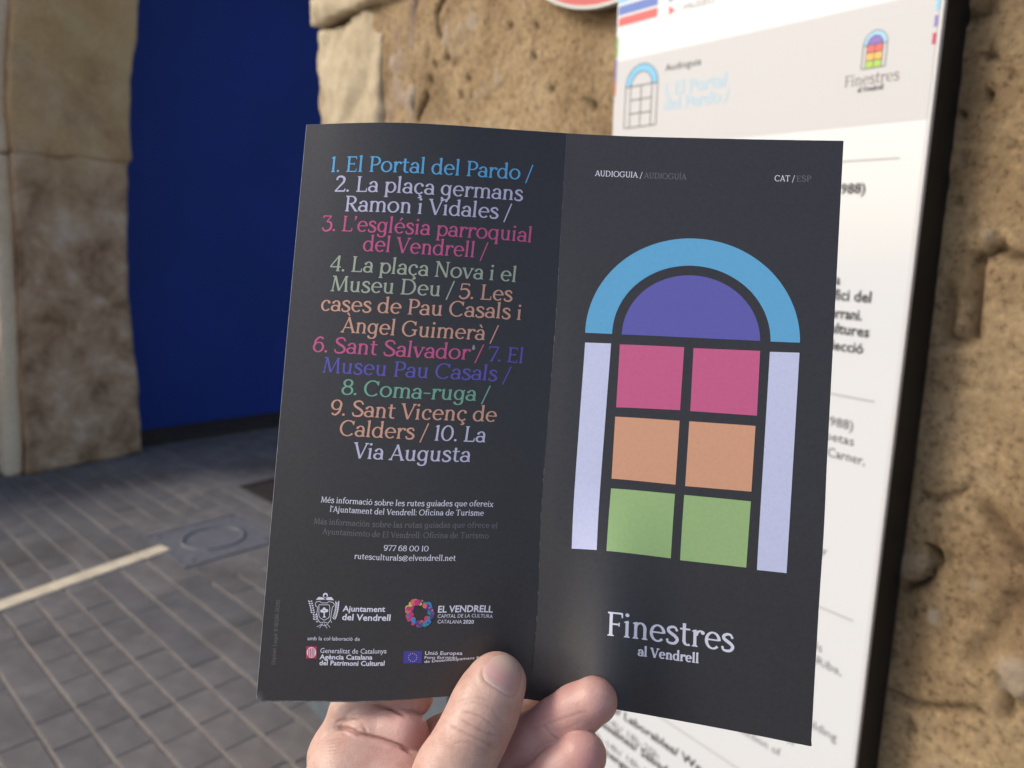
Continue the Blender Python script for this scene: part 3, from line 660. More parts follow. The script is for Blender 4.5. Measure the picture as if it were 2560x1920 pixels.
def wprint(name, V2, Fc, col, off=.0004, label=None):
    """flat print on the panel: V2 = (s, z) pairs"""
    V = np.array([wpt(a, b, off) for a, b in V2])
    me = mesh_from(V - PO, Fc, name=name)
    if len(me.polygons) and sum(q.normal @ Vector(WN) * q.area for q in me.polygons) < 0: me.flip_normals()
    o = obj(name, me, ink(*col) if not isinstance(col, bpy.types.Material) else col, pn_e)
    if label: o['label'] = label
    return o
def rect2(s0, s1, z0, z1): return [(s0, z0), (s1, z0), (s1, z1), (s0, z1)], [(0, 1, 2, 3)]
GREY_T = ('sign_grey', (.10, .10, .10)); BLK = ('sign_black', (.02, .02, .02))
def wtext(s, style, left, right, cap_px, col, off=.0004):
    V, Fc = text2d(s, style)
    a = wall_sz(*left); b = wall_sz(*right); zm = (a[1] + b[1]) / 2
    cap = abs(wall_sz(left[0], left[1] - cap_px)[1] - a[1]) if cap_px else None
    sc_ = (b[0] - a[0]) / V[:, 0].max()
    V2 = [(a[0] + x * sc_, zm + y * cap) for x, y in V]
    wprint('lettering', V2, Fc, col, off)
def G_(x, y): return (1500 + .4069 * x, .4069 * y)
# pale grey header band
zb1 = wall_sz(1600, 125)[1]; zb1 = (wall_sz(1541, 134)[1] + wall_sz(2257, 28)[1]) / 2; zb0 = (wall_sz(1846, 340)[1] + wall_sz(2253, 309)[1]) / 2
V2, Fc = rect2(.0036, sLft - .002, zb0, zb1); wprint('header_band', V2, Fc, ('band_grey', (.575, .575, .58), .16), .0002)
def stripe(y0l, y1l, col):
    a0 = wall_sz(*G_(118, y0l)); a1 = wall_sz(*G_(118, y1l)); b = wall_sz(*G_(356, 0))
    V2, Fc = rect2(b[0], min(a0[0], sLft - .002), a1[1], a0[1]); wprint('stripe', V2, Fc, col)
stripe(-45, 22, ('stripe_sky', (.28, .58, .80))); stripe(42, 97, ('stripe_blue', (.14, .22, .55))); stripe(113, 164, ('stripe_red', (.72, .14, .13)))
for pts, col in (([(425, 38), (462, 62), (425, 90)], ('stripe_red', 0)), ([(425, -30), (452, -2), (425, 14)], ('arrow_grey', (.25, .32, .42)))):
    wprint('arrow', [wall_sz(*G_(*q)) for q in pts], [(0, 1, 2)], col)
wtext('MUSEU', 'sans', G_(515, 62), G_(700, 14), 14, ('faint_grey', (.42, .42, .42)))
wtext('Audioguia', 'sans', G_(402, 437), G_(622, 398), 17, BLK)
wtext('1. El Portal', 'serif', G_(398, 588), G_(778, 530), 30, ('sign_pale_blue', (.36, .61, .76)))
wtext('del Pardo /', 'serif', G_(393, 682), G_(795, 618), 29, ('sign_pale_blue', 0))
wtext('Finestres', 'serif', G_(1503, 536), G_(1838, 494), 28, ('sign_mid_grey', (.22, .2, .19)))
wtext('al Vendrell', 'serif_bold', G_(1583, 570), G_(1742, 548), 13, BLK)
def icon(bl, br, spring, apex, cols, fills, lw):
    a = np.array(wall_sz(*G_(*bl))); b = np.array(wall_sz(*G_(*br))); W = a[0] - b[0]; s0 = b[0]; z0 = (a[1] + b[1]) / 2
    zs_ = wall_sz(*G_(*spring))[1]; R = W / 2; cx = s0 + R; za = wall_sz(*G_(*apex))[1]; ky = (za - zs_) / R
    def arc(r0, r1, nm, col, off):
        n = 24; V2 = []
        for r in (r0, r1):
            V2 += [(cx + r * math.cos(math.pi * k / n), zs_ + ky * r * math.sin(math.pi * k / n)) for k in range(n + 1)]
        wprint(nm, V2, [(k, k + 1, n + 2 + k, n + 1 + k) for k in range(n)], col, off)
    ri = R * .68
    arc(ri, R, 'window_arch', cols[0], .0004)
    if fills:
        arc(.0001, ri * .96, 'window_pane', cols[1], .0004); hh = (zs_ - z0) / 3
        for r_ in range(3):
            for q in (0, 1):
                V2, Fc = rect2(cx - ri + q * ri + .0004, cx - ri + (q + 1) * ri - .0004, z0 + (2 - r_) * hh + .0004, z0 + (3 - r_) * hh - .0008); wprint('window_pane', V2, Fc, cols[2 + r_], .0004)
        V2, Fc = rect2(s0, s0 + R - ri - .001, z0, zs_); wprint('window_side', V2, Fc, ('band_grey', 0), .0004)
    lc = ('outline_dark', (.06, .06, .06))
    arc(R, R + lw, 'outline', lc, .0006); arc(ri - lw, ri, 'outline', lc, .0006)
    for s in (s0 - lw / 2, cx - ri, cx - lw / 2 if False else cx, cx + ri, s0 + W + lw / 2):
        V2, Fc = rect2(s - lw / 2, s + lw / 2, z0, zs_); wprint('outline', V2, Fc, lc, .0006)
    for k in (0, 1, 2, 3):
        zz = z0 + (zs_ - z0) * k / 3; e = 0 if k in (0, 3) else R - ri
        V2, Fc = rect2(s0 + e, s0 + W - e, zz - lw / 2, zz + lw / 2); wprint('outline', V2, Fc, lc, .0007)
icon((150, 790), (340, 765), (258, 522), (262, 394), [('icon_sky', (.22, .55, .80))], False, .0011)
icon((1607, 424), (1750, 408), (1688, 272), (1690, 189), [('icon_pale_sky', (.36, .62, .80)), ('icon_purple', (.26, .17, .50)), ('icon_red', (.72, .16, .14)), ('icon_orange', (.80, .50, .12)), ('icon_green', (.42, .62, .12))], True, .0006)
def rule(left, right, th=.0011):
    a = wall_sz(*left); b = wall_sz(*right); z = (a[1] + b[1]) / 2
    V2, Fc = rect2(b[0], a[0], z - th, z + th); wprint('ruled_line', V2, Fc, ('rule_grey', (.42, .42, .40)))
def H_(x, y): return (2000 + .4943 * x, 380 + .4943 * y)
def K_(x, y): return (1900 + .4339 * x, 1200 + .4339 * y)
rule(H_(60, 58), H_(503, 30), .0008); rule(H_(0, 1195), H_(377, 1260), .0010)
rule(K_(100, 640), K_(537, 798), .0011); rule((1630, 1790), (1862, 1920), .0012)
wtext('(1988)', 'sans_bold', H_(150, 212), H_(330, 209), 24, BLK)
wtext('a', 'sans_bold', H_(181, 668), H_(203, 671), 24, BLK)
wtext('edifici del', 'sans_bold', H_(88, 735), H_(358, 767), 26, BLK)
wtext('soterrani.', 'sans_bold', H_(75, 830), H_(313, 850), 25, BLK)
wtext('cultures', 'sans_bold', H_(115, 910), H_(350, 936), 25, BLK)
wtext('colecció', 'sans_bold', H_(90, 992), H_(320, 1018), 24, BLK)
wtext('(1988)', 'sans', H_(95, 1378), H_(268, 1400), 23, ('sign_soft', (.07, .07, .07)))
wtext('poetas', 'sans', H_(90, 1452), H_(273, 1478), 22, ('sign_soft', 0))
wtext('Carner,', 'sans', H_(138, 1545), H_(328, 1578), 23, ('sign_soft', 0))
wtext('y', 'sans_light', K_(352, 422), K_(384, 434), 20, GREY_T)
wtext('els', 'sans_light', K_(285, 962), K_(356, 992), 22, GREY_T)
wtext('Riba,', 'sans_light', K_(325, 1062), K_(468, 1128), 22, GREY_T)
wtext('building', 'sans_light', K_(230, 1402), K_(440, 1500), 22, GREY_T)
wtext('of', 'sans_light', K_(150, 1508), K_(200, 1535), 20, GREY_T)
wtext('collection of', 'sans_light', (1822, 1822), (1951, 1883), 19, GREY_T)
wtext('Feiners/ Laborables/ Weekdays', 'sans_bold', (1470, 1754), (1850, 1978), 19, ('sign_dark', (.035, .035, .035)))
wtext('10h-14h/ 18h-20h', 'sans_light', (1478, 1790), (1647, 1889), 18, GREY_T)
wtext('Dissabtes/ Sábados/ Saturdays', 'sans_bold', (1484, 1822), (1850, 2044), 19, ('sign_dark', 0))
wtext('10h-14h/ 18h-20h', 'sans_light', (1476, 1848), (1645, 1950), 18, GREY_T)
wtext('Diumenges/ Domingos/ Sundays', 'sans_bold', (1472, 1878), (1840, 2110), 19, ('sign_dark', 0))
# coloured print that wraps round the two long edges
for (px, y0, y1, c) in ((1540, 95, 145, ('edge_green', (.2, .5, .12))), (1538, 150, 205, ('edge_violet', (.25, .22, .5))), (1536, 205, 240, ('edge_red', (.6, .2, .15)))):
    a = wall_sz(px, y0)[1]; b = wall_sz(px, y1)[1]; V2, Fc = rect2(sLft - .005, sLft - .0018, b, a); wprint('edge_print', V2, Fc, c, .0005)
for (px, y0, y1, c) in ((2346, -40, 25, ('stripe_sky', 0)), (2342, 38, 66, ('edge_violet', 0)), (2337, 82, 110, ('edge_crimson', (.55, .05, .12)))):
    a = wall_sz(px, y0)[1]; b = wall_sz(px, y1)[1]; V2, Fc = rect2(.004, .0075, b, a); wprint('edge_print', V2, Fc, c, .0005)

# ------------------------------------------------------------------ folded leaflet
def curve3(pts):            # pts: (px, py, depth m) -> arc-length polyline in camera space
    P = np.array([(d * (x - 1280) / F, -d * (y - 960) / F, d) for x, y, d in pts])
    # catmull-rom resample
    Q = np.vstack([2 * P[0] - P[1], P, 2 * P[-1] - P[-2]]); o = []
    for i in range(1, len(Q) - 2):
        for k in range(12):
            t = k / 12; a, b, c, d = Q[i - 1:i + 3]
            o.append(.5 * (2 * b + (c - a) * t + (2 * a - 5 * b + 4 * c - d) * t * t + (3 * b - a - 3 * c + d) * t ** 3))
    o.append(P[-1]); o = np.array(o); L = np.concatenate([[0], np.cumsum(np.linalg.norm(np.diff(o, axis=0), axis=1))]); L /= L[-1]
    return lambda t: np.stack([np.interp(t, L, o[:, k]) for k in range(3)], -1)
TL, TM, TR = (766, 312, .2905), (1417, 333, .2935), (2109, 352, .2805)
BL, BM, BR = (640, 1751, .2825), (1319, 1748, .2825), (2027, 1866, .2705)
cTopL = curve3([TL, (880, 307.5, .2875), (1000, 306.5, .286), (1130, 313, .2865), (1270, 323, .2895), TM])
cBotL = curve3([BL, (800, 1752, .281), (934, 1752, .280), (1082, 1743, .2795), (1200, 1737, .2805), BM])
cLeft = curve3([TL, (713, 890, .287), BL]); cFold = curve3([TM, (1403, 570, .2915), (1389, 810, .2895), (1371, 1042, .287), (1354, 1273, .285), (1345, 1505, .2835), (1333, 1655, .2825), BM])
cTopR = curve3([TM, (1500, 337.5, .2920), (1600, 341.5, .2902), (1780, 346, .2868), (1950, 349.5, .2835), TR])
cBotR = curve3([BM, (1366, 1755, .2805), (1450, 1763, .2785), (1541, 1774, .277), (1806, 1822, .2735), BR]); cRight = curve3([TR, (2065, 1200, .274), BR])
def coons(panel, u, v):
    u = np.asarray(u, float); v = np.asarray(v, float)
    top, bot, lf, rt = (cTopL, cBotL, cLeft, cFold) if panel == 'L' else (cTopR, cBotR, cFold, cRight)
    U, V = u[..., None], v[..., None]
    P = (1 - V) * top(u) + V * bot(u) + (1 - U) * lf(v) + U * rt(v) - ((1 - U) * (1 - V) * top(0.) + U * (1 - V) * top(1.) + (1 - U) * V * bot(0.) + U * V * bot(1.))
    if panel == 'R':        # the pinch makes a soft ridge that starts at the fingers
        g = np.exp(-((u - .28) / .15) ** 2) * np.clip((v - .62) / .38, 0, 1) ** 1.25 * .0100
        g = g - np.exp(-((u - .07) / .07) ** 2) * np.clip((v - .7) / .3, 0, 1) ** 1.5 * .0012
        P = P * (1 - g / .28)[..., None]
    else:
        g = np.exp(-((u - .93) / .10) ** 2) * np.clip((v - .75) / .25, 0, 1) ** 1.5 * .0022
        P = P * (1 + g / .28)[..., None]
    return P
def proj(P): return np.stack([1280 + F * P[..., 0] / P[..., 2], 960 - F * P[..., 1] / P[..., 2]], -1)
def inv(panel, px, py):
    u, v = .5, .5
    for _ in range(25):
        p0 = proj(coons(panel, u, v)); e = np.array([px, py]) - p0
        J = np.stack([(proj(coons(panel, u + 1e-4, v)) - p0) / 1e-4, (proj(coons(panel, u, v + 1e-4)) - p0) / 1e-4], -1)
        du = np.linalg.solve(J, e); u += du[0]; v += du[1]
        if abs(du).max() < 1e-6: break
    return np.array([u * 99, v * 210])
def page_cam(panel, M, off):        # M: page mm -> camera-space, lifted off the paper towards the viewer
    u = M[..., 0] / 99; v = M[..., 1] / 210; P = coons(panel, u, v)
    a = coons(panel, u + 1e-3, v) - P; b = coons(panel, u, v + 1e-3) - P
    n = np.cross(a, b); n /= np.linalg.norm(n, axis=-1, keepdims=True); n = np.where(n[..., 2:3] > 0, -n, n)
    return P + n * off
LO = cam2w(coons('L', np.array(1.0), np.array(1.0)))
lf = empty('leaflet', tuple(LO), label='black folded leaflet with coloured lettering and a window emblem, held open by the hand', category='leaflet')
m_paper = bpy.data.materials.new('black_paper'); t, p = nodes(m_paper)
p.inputs['Roughness'].default_value = .40; p.inputs['Specular IOR Level'].default_value = .55
t.links.new(ramp(t, noise_tex(t, 700, 5, .65), [(.3, (.033, .031, .034)), (.7, (.044, .041, .045))]), p.inputs['Base Color'])
bump(t, p, noise_tex(t, 1500, 3, .6), .22, .0002)
m_edge = simple('paper_edge', (.16, .16, .165), .8, .2, var=.5, vscale=400)
def leaf(panel, nu=60, nv=110):
    u, v = np.meshgrid(np.linspace(0, 1, nu), np.linspace(0, 1, nv), indexing='ij'); M = np.stack([u * 99, v * 210], -1)
    rag = (vnoise(np.stack([M[..., 0], M[..., 1], M[..., 0] * 0], -1), 1.5, 5) - .5) * .16
    Fr = page_cam(panel, M, 0.0); Bk = page_cam(panel, M, -.00045)
    P = np.concatenate([cam2w(Fr.reshape(-1, 3)), cam2w(Bk.reshape(-1, 3))]) - LO; n = nu * nv
    f1 = [tuple(f) for f in grid_faces(nu, nv)]; f2 = [tuple(f + n)[::-1] for f in grid_faces(nu, nv)]; ed = []
    def edge(idx, flip):
        for k in range(len(idx) - 1):
            f = (idx[k], idx[k] + n, idx[k + 1] + n, idx[k + 1]); ed.append(f[::-1] if flip else f)
    edge([i * nv for i in range(nu)], True); edge([i * nv + nv - 1 for i in range(nu)], False)
    if panel == 'L': edge([j for j in range(nv)], False)
    else: edge([(nu - 1) * nv + j for j in range(nv)], True)
    me = bpy.data.meshes.new('page'); me.from_pydata([tuple(q) for q in P], [], [tuple(int(i) for i in f) for f in f1 + f2 + ed]); me.update()
    me.materials.append(m_paper); me.materials.append(m_edge)
    mi = [0] * (len(f1) + len(f2)) + [1] * len(ed); me.polygons.foreach_set('material_index', mi); me.polygons.foreach_set('use_smooth', [k == 0 for k in mi])
    rim = {frozenset(q) for f in ed for q in ((f[0], f[1]), (f[1], f[2]), (f[2], f[3]), (f[3], f[0]))}
    sh = me.attributes.new('sharp_edge', 'BOOLEAN', 'EDGE'); sh.data.foreach_set('value', [frozenset(e.vertices) in rim for e in me.edges])
    me.update()
    c = me.polygons[10]; wn = Vector(CAM - LO) 
    if c.normal @ wn < 0: me.flip_normals()
    return me
pgL = obj('back_page', leaf('L'), None, lf); pgL['label'] = 'left page listing ten places in coloured serif letters'
pgR = obj('front_page', leaf('R'), None, lf); pgR['label'] = 'right page with the coloured window emblem and title'
PG = {'L': pgL, 'R': pgR}
def pprint_(panel, name, M, Fc, col, off=.00006, label=None):
    P = cam2w(page_cam(panel, np.asarray(M, float), off)) - LO
    me = mesh_from(P, Fc, name=name)
    if len(me.polygons) and sum((q.normal @ Vector(CAM - LO)) * q.area for q in me.polygons) < 0: me.flip_normals()
    o = obj(name, me, ink(*col), PG[panel])
    if label: o['label'] = label
    return o
MMPX = .285 / F * 1000
def ptext(panel, s, style, left, right, cap_px, col, name='lettering'):
    V, Fc = text2d(s, style); a = inv(panel, *left); b = inv(panel, *right); d = b - a; L = np.linalg.norm(d); d /= L
    nrm = np.array([d[1], -d[0]])     # up the page (page y runs down)
    sc_ = L / V[:, 0].max(); cap = cap_px * MMPX
    M = a + V[:, :1] * sc_ * d + V[:, 1:2] * cap * nrm
    return pprint_(panel, name, M, Fc, col)
def cr(ox, oy, s): return lambda x, y: (ox + s * x, oy + s * y)
A = cr(760, 300, .30137); B = cr(760, 780, .29837); C = cr(660, 1200, .3376); D = cr(740, 1440, .2351); E_ = cr(1400, 400, .3255); Fp = cr(1300, 1380, .3617)
BLUE = ('blue', (.135, .47, .82)); LILAC = ('lilac', (.60, .58, .78)); PINK = ('pink', (.62, .115, .29)); SAGE = ('sage', (.42, .49, .38))
PEACH = ('peach', (.70, .38, .28)); PURPLE = ('purple', (.13, .11, .46)); MINT = ('mint', (.20, .45, .33)); WHITE = ('white', (.78, .78, .90)); DIM = ('dim', (.17, .165, .185))
for args in ((A, '1. El Portal del Pardo /', (220, 433), (1893, 503), 39.5, BLUE), (A, '2. La plaça germans', (255, 595), (1815, 672), 39.5, LILAC), (A, 'Ramon i Vidales /', (338, 758), (1715, 826), 39.5, LILAC),
             (A, '3. L’església parroquial', (145, 920), (1885, 1017), 39.3, PINK), (A, 'del Vendrell /', (485, 1088), (1517, 1147), 39.3, PINK), (A, '4. La plaça Nova i el', (213, 1252), (1755, 1345), 39.2, SAGE),
             (A, 'Museu Deu /', (218, 1420), (1238, 1468), 39, SAGE), (A, '5. Les', (1282, 1480), (1727, 1507), 39, PEACH), (A, 'cases de Pau Casals i', (137, 1582), (1797, 1660), 39, PEACH),
             (B, 'Àngel Guimerà /', (303, 170), (1617, 243), 38.8, PEACH), (B, '6. Sant Salvador /', (70, 333), (1493, 405), 38.8, PINK), (B, '7. El', (1537, 412), (1830, 432), 38.7, PURPLE),
             (B, 'Museu Pau Casals /', (150, 507), (1723, 588), 38.6, PURPLE), (B, '8. Coma-ruga /', (310, 690), (1548, 750), 38.6, MINT), (B, '9. Sant Vicenç de', (217, 862), (1610, 923), 38.6, PEACH),
             (B, 'Calders /', (293, 1035), (1032, 1068), 38.8, PEACH), (B, '10. La', (1087, 1077), (1517, 1093), 38.8, LILAC), (B, 'Via Augusta', (402, 1222), (1390, 1257), 38.8, LILAC)):
    ptext('L', args[1], 'serif', args[0](*args[2]), args[0](*args[3]), args[4], args[5])
for s, l, r, cap, col in (('Més informació sobre les rutes guiades que ofereix', (420, 165), (1698, 200), 14.2, WHITE), ('l’Ajuntament del Vendrell: Oficina de Turisme', (487, 235), (1627, 265), 14.2, WHITE),
                          ('Más información sobre las rutas guiadas que ofrece el', (368, 325), (1727, 360), 14.2, DIM), ('Ayuntamiento de El Vendrell: Oficina de Turismo', (430, 400), (1662, 434), 14.2, DIM),
                          ('977 68 00 10', (885, 522), (1217, 529), 13.8, WHITE), ('rutesculturals@elvendrell.net', (668, 583), (1418, 598), 14, WHITE)):
    ptext('L', s, 'serif_small', C(*l), C(*r), cap, col)
ptext('L', 'Dipòsit Legal: B 18326-2020', 'serif_small', C(82, 1366), C(118, 888), 9, DIM)
for s, st, l, r, cap, col in (('Ajuntament', 'sans_bold', (495, 374), (947, 380), 13.5, WHITE), ('del Vendrell', 'sans_bold', (488, 467), (1003, 474), 15, WHITE), ('EL VENDRELL', 'sans_bold', (1508, 388), (2090, 388), 16, WHITE),
                              ('CAPITAL DE LA CULTURA', 'sans', (1506, 446), (2090, 448), 8.8, WHITE), ('CATALANA', 'sans', (1504, 503), (1762, 505), 8.8, WHITE), ('2020', 'sans_bold', (1775, 505), (1890, 506), 8.8, WHITE),
                              ('amb la col·laboració de', 'sans', (122, 682), (678, 689), 9.3, WHITE), ('Generalitat de Catalunya', 'sans', (257, 818), (962, 822), 12, WHITE), ('Agència Catalana', 'sans_bold', (250, 884), (812, 887), 11.3, WHITE),
                              ('del Patrimoni Cultural', 'sans_bold', (248, 947), (940, 951), 11.5, WHITE), ('Unió Europea', 'sans_semi', (1370, 838), (1768, 838), 8.8, WHITE), ('Fons Europeu', 'sans_semi', (1366, 880), (1708, 876), 6.6, WHITE),
                              ('de Desenvolupament Regional', 'sans_semi', (1364, 924), (2125, 886), 6.8, WHITE)):
    ptext('L', s, st, D(*l), D(*r), cap, col)
ptext('R', 'AUDIOGUIA /', 'serif_small', E_(267, 123), E_(632, 138), 15, WHITE); ptext('R', 'AUDIOGUÍA', 'serif_small', E_(643, 140), E_(972, 152), 15, DIM)
ptext('R', 'CAT /', 'serif_small', E_(1648, 163), E_(1802, 166), 15, WHITE); ptext('R', 'ESP', 'serif_small', E_(1817, 166), E_(1930, 165), 14.5, DIM)
ptext('R', 'Finestres', 'serif', Fp(603, 577), Fp(1480, 692), 58, WHITE, 'title_lettering'); ptext('R', 'al Vendrell', 'serif_bold', Fp(812, 717), Fp(1237, 770), 23.5, WHITE)
# window emblem
k_ = 2560 / 2212
def quadp(panel, name, corners, col, n=14, label=None):
    c = [inv(panel, x * k_, y * k_) for x, y in corners]
    u, v = np.meshgrid(np.linspace(0, 1, n), np.linspace(0, 1, n), indexing='ij'); u, v = u[..., None], v[..., None]
    M = (1 - u) * (1 - v) * c[0] + u * (1 - v) * c[1] + u * v * c[2] + (1 - u) * v * c[3]
    return pprint_(panel, name, M.reshape(-1, 2), grid_faces(n, n), col, label=label)
WBAR = ('window_lilac', (.66, .69, .92)); W1 = ('window_pink', (.67, .135, .295)); W2 = ('window_peach', (.77, .40, .245)); W3 = ('window_green', (.37, .55, .235))
quadp('R', 'window_side', [(1264, 740), (1320, 742), (1289, 1188), (1235, 1185)], WBAR); quadp('R', 'window_side', [(1663, 760), (1727, 762), (1699, 1238), (1635, 1231)], WBAR)
for c, col in (([(1339, 744), (1478, 750), (1469, 886), (1331, 880)], W1), ([(1498, 752), (1642, 758), (1635, 898), (1491, 888)], W1), ([(1329, 900), (1468, 909), (1459, 1047), (1321, 1034)], W2),
               ([(1489, 910), (1632, 920), (1623, 1062), (1480, 1050)], W2), ([(1320, 1055), (1458, 1067), (1449, 1206), (1310, 1190)], W3), ([(1478, 1069), (1622, 1083), (1612, 1226), (1469, 1210)], W3)):
    quadp('R', 'window_pane', c, col)
oL = inv('R', *E_(193, 1327)); oR = inv('R', *E_(1843, 1403)); iL = inv('R', *E_(400, 1336)); iR = inv('R', *E_(1617, 1395)); oT = inv('R', *E_(1030, 603)); iT = inv('R', *E_(1012, 812))
hL = inv('R', *E_(475, 1341)); hR = inv('R', *E_(1537, 1390)); hT = inv('R', *E_(1003, 886))
def halfring(panel, name, a, b, top, a2, b2, top2, col, n=64, m=5):
    def el(a, b, top, th):
        c = (a + b) / 2; e = (b - a) / 2; up = np.array([e[1], -e[0]]) / np.linalg.norm(e); h_ = (top - c) @ up
        return c - np.cos(th)[..., None] * e + np.sin(th)[..., None] * up * h_
    th = np.linspace(0, math.pi, n); O1 = el(a, b, top, th); I1 = el(a2, b2, top2, th)
    w_ = np.linspace(0, 1, m)[None, :, None]; M = O1[:, None] * (1 - w_) + I1[:, None] * w_
    pprint_(panel, name, M.reshape(-1, 2), grid_faces(n, m), col)
halfring('R', 'window_arch', oL, oR, oT, iL, iR, iT, ('window_sky', (.14, .45, .74)))
hc = (hL + hR) / 2; ee = (hR - hL) * 1e-3
halfring('R', 'window_fanlight', hL, hR, hT, hc - ee, hc + ee, hc + np.array([0, -.01]), ('window_violet', (.135, .13, .47)), m=16)
# small emblems at the foot of the left page
def dsh(name, polys, col, off=.00006, label=None):
    V, Fc = [], []
    for q in polys:
        m0 = len(V); V += [inv('L', *D(x, y)) for x, y in q]; Fc.append(tuple(range(m0, m0 + len(q))))
    return pprint_('L', name, V, Fc, col, off, label)
def circ(cx, cy, r, n=12, ry=None): return [(cx + r * math.cos(2 * math.pi * k / n), cy + (ry or r) * math.sin(2 * math.pi * k / n)) for k in range(n)]
def strokep(pts, w):
    o = []
    for (x0, y0), (x1, y1) in zip(pts[:-1], pts[1:]):
        L = math.hypot(x1 - x0, y1 - y0) or 1; nx, ny = -(y1 - y0) / L * w / 2, (x1 - x0) / L * w / 2
        o.append([(x0 + nx, y0 + ny), (x1 + nx, y1 + ny), (x1 - nx, y1 - ny), (x0 - nx, y0 - ny)])
    return o
dsh('coat_of_arms', strokep([(244, 306), (352, 306), (360, 330), (358, 420), (345, 448), (300, 470), (258, 446), (244, 420), (244, 306)], 6)
    + strokep([(205, 300), (215, 275), (255, 268), (268, 285), (332, 287), (348, 270), (395, 282), (408, 300), (402, 322), (388, 326)], 6)
    + strokep([(205, 300), (215, 325), (232, 330), (222, 400), (236, 470), (225, 492)], 6) + strokep([(388, 326), (376, 400), (366, 470), (380, 495)], 6)
    + strokep([(236, 470), (262, 498), (300, 488), (340, 502), (366, 470)], 6) + strokep([(225, 492), (215, 478)], 6)
    + strokep([(222, 540), (270, 515), (300, 530), (335, 515), (362, 545)], 5) + strokep([(250, 552), (285, 505)], 5) + strokep([(330, 555), (300, 505)], 5), WHITE)
dsh('crest_figure', [circ(313, 205, 27, 16)], WHITE, .00006); dsh('crest_figure', [circ(313, 212, 15, 12)], ('paper_dark', (.025, .025, .03)), .00010)
dsh('crest_wing', [[(212, 252), (240, 222), (285, 226), (310, 248), (290, 252)], [(405, 258), (380, 224), (340, 224), (312, 248), (335, 254)]], WHITE, .00008)
dsh('crest_tree', [circ(300, 348, 20), circ(278, 365, 18), circ(322, 368, 22), circ(288, 338, 12), circ(318, 340, 14), circ(300, 378, 22)], WHITE, .00009) if False else None
tr = [circ(300, 350, 17), circ(276, 372, 17), circ(326, 368, 18), circ(301, 384, 14)]
for i, q in enumerate(tr): dsh('crest_tree', [q], WHITE, .00006 + i * .00001)
dsh('crest_tree', [[(293, 392), (307, 392), (308, 425), (322, 440), (280, 440), (296, 425)]], WHITE, .00011)
lv_ = []
for k in range(9):
    tt = k / 8; y = 270 + tt * 190; x = 150 + 25 * math.sin(tt * 1.6) * 1.3 + (20 if k > 5 else 0)
    lv_ += [[(x, y), (x - 16, y - 14), (x - 22, y - 2), (x - 6, y + 8)], [(x + 3, y), (x + 20, y - 14), (x + 24, y), (x + 8, y + 8)]]
dsh('laurel_branch', lv_, WHITE)
lv_ = []
for k in range(9):
    tt = k / 8; y = 290 + tt * 165; x = 440 - 30 * tt * tt
    lv_ += [[(x, y), (x + 16, y - 30), (x + 22, y - 18), (x + 6, y + 10)], [(x - 3, y), (x - 18, y - 26), (x - 22, y - 12), (x - 6, y + 10)]]
dsh('palm_branch', lv_, WHITE)
rg = random.Random(8)
pal = [('ring_pink', (.62, .06, .20)), ('ring_violet', (.12, .07, .30)), ('ring_blue', (.06, .28, .62)), ('ring_teal', (.04, .30, .30)), ('ring_yellow', (.72, .62, .18)), ('ring_coral', (.72, .18, .16))]
for k in range(62):
    th = 2 * math.pi * k / 62 * 11.0 + .2 + rg.uniform(-.12, .12); rr = 118 + rg.uniform(-26, 20); r = rg.uniform(18, 36) if k < 50 else rg.uniform(7, 13)
    c = pal[(k * 5 + rg.randrange(2)) % 6] if k % 3 else pal[k // 3 % 2]
    dsh('emblem_dot', [circ(1317 + rr * math.cos(th), 397 + rr * math.sin(th), r, 14)], c, .00005 + k * .000004)
dsh('four_bar_emblem', [[(111, 747), (223, 750), (218, 877), (107, 875)]], ('emblem_red', (.52, .05, .12)))
dsh('four_bar_emblem', [circ(165, 812, 50, 20, 58)], ('emblem_pale', (.80, .72, .78)), .00008)
for x in (133, 151, 169, 187): dsh('emblem_bar', [[(x, 762 + abs(165 - x) * .35), (x + 9, 762 + abs(165 - x) * .35), (x + 7, 865 - abs(165 - x) * .35), (x - 2, 865 - abs(165 - x) * .35)]], ('emblem_red', 0), .0001)
dsh('flag', [[(1145, 797), (1341, 797), (1335, 926), (1140, 930)]], ('flag_blue', (.065, .06, .34)))
for k in range(12):
    th = math.pi * k / 6; dsh('flag_star', [circ(1241 + 44 * math.sin(th), 866 - 43 * math.cos(th), 5, 5)], ('flag_yellow', (.75, .66, .35)), .00008)
dsh('scuff', [circ(1421, 297, 14, 9, 24)], ('scuff_white', (.35, .35, .36)), .00005) if False else None
sc_x = inv('L', *B(1421, 297)); pprint_('L', 'scuff', [sc_x + np.array([.55 * math.cos(a) * (1 + .3 * math.sin(3 * a)), 1.0 * math.sin(a)]) for a in np.linspace(0, 2 * math.pi, 13)[:-1]], [tuple(range(12))], ('scuff_white', (.33, .33, .34)), .00005)
# thin white cut edge down the left side and part of the top
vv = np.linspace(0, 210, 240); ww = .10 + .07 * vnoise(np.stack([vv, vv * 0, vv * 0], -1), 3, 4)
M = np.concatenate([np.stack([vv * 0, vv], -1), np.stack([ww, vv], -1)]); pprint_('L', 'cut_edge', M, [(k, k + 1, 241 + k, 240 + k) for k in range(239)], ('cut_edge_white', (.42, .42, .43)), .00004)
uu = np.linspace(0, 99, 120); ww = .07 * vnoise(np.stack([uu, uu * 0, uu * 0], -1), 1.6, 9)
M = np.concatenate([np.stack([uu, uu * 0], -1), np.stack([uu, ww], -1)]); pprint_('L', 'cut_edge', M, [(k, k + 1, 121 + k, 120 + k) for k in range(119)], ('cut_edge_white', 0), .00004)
pprint_('R', 'cut_edge', M, [(k, k + 1, 121 + k, 120 + k) for k in range(119)], ('cut_edge_white', 0), .00004)
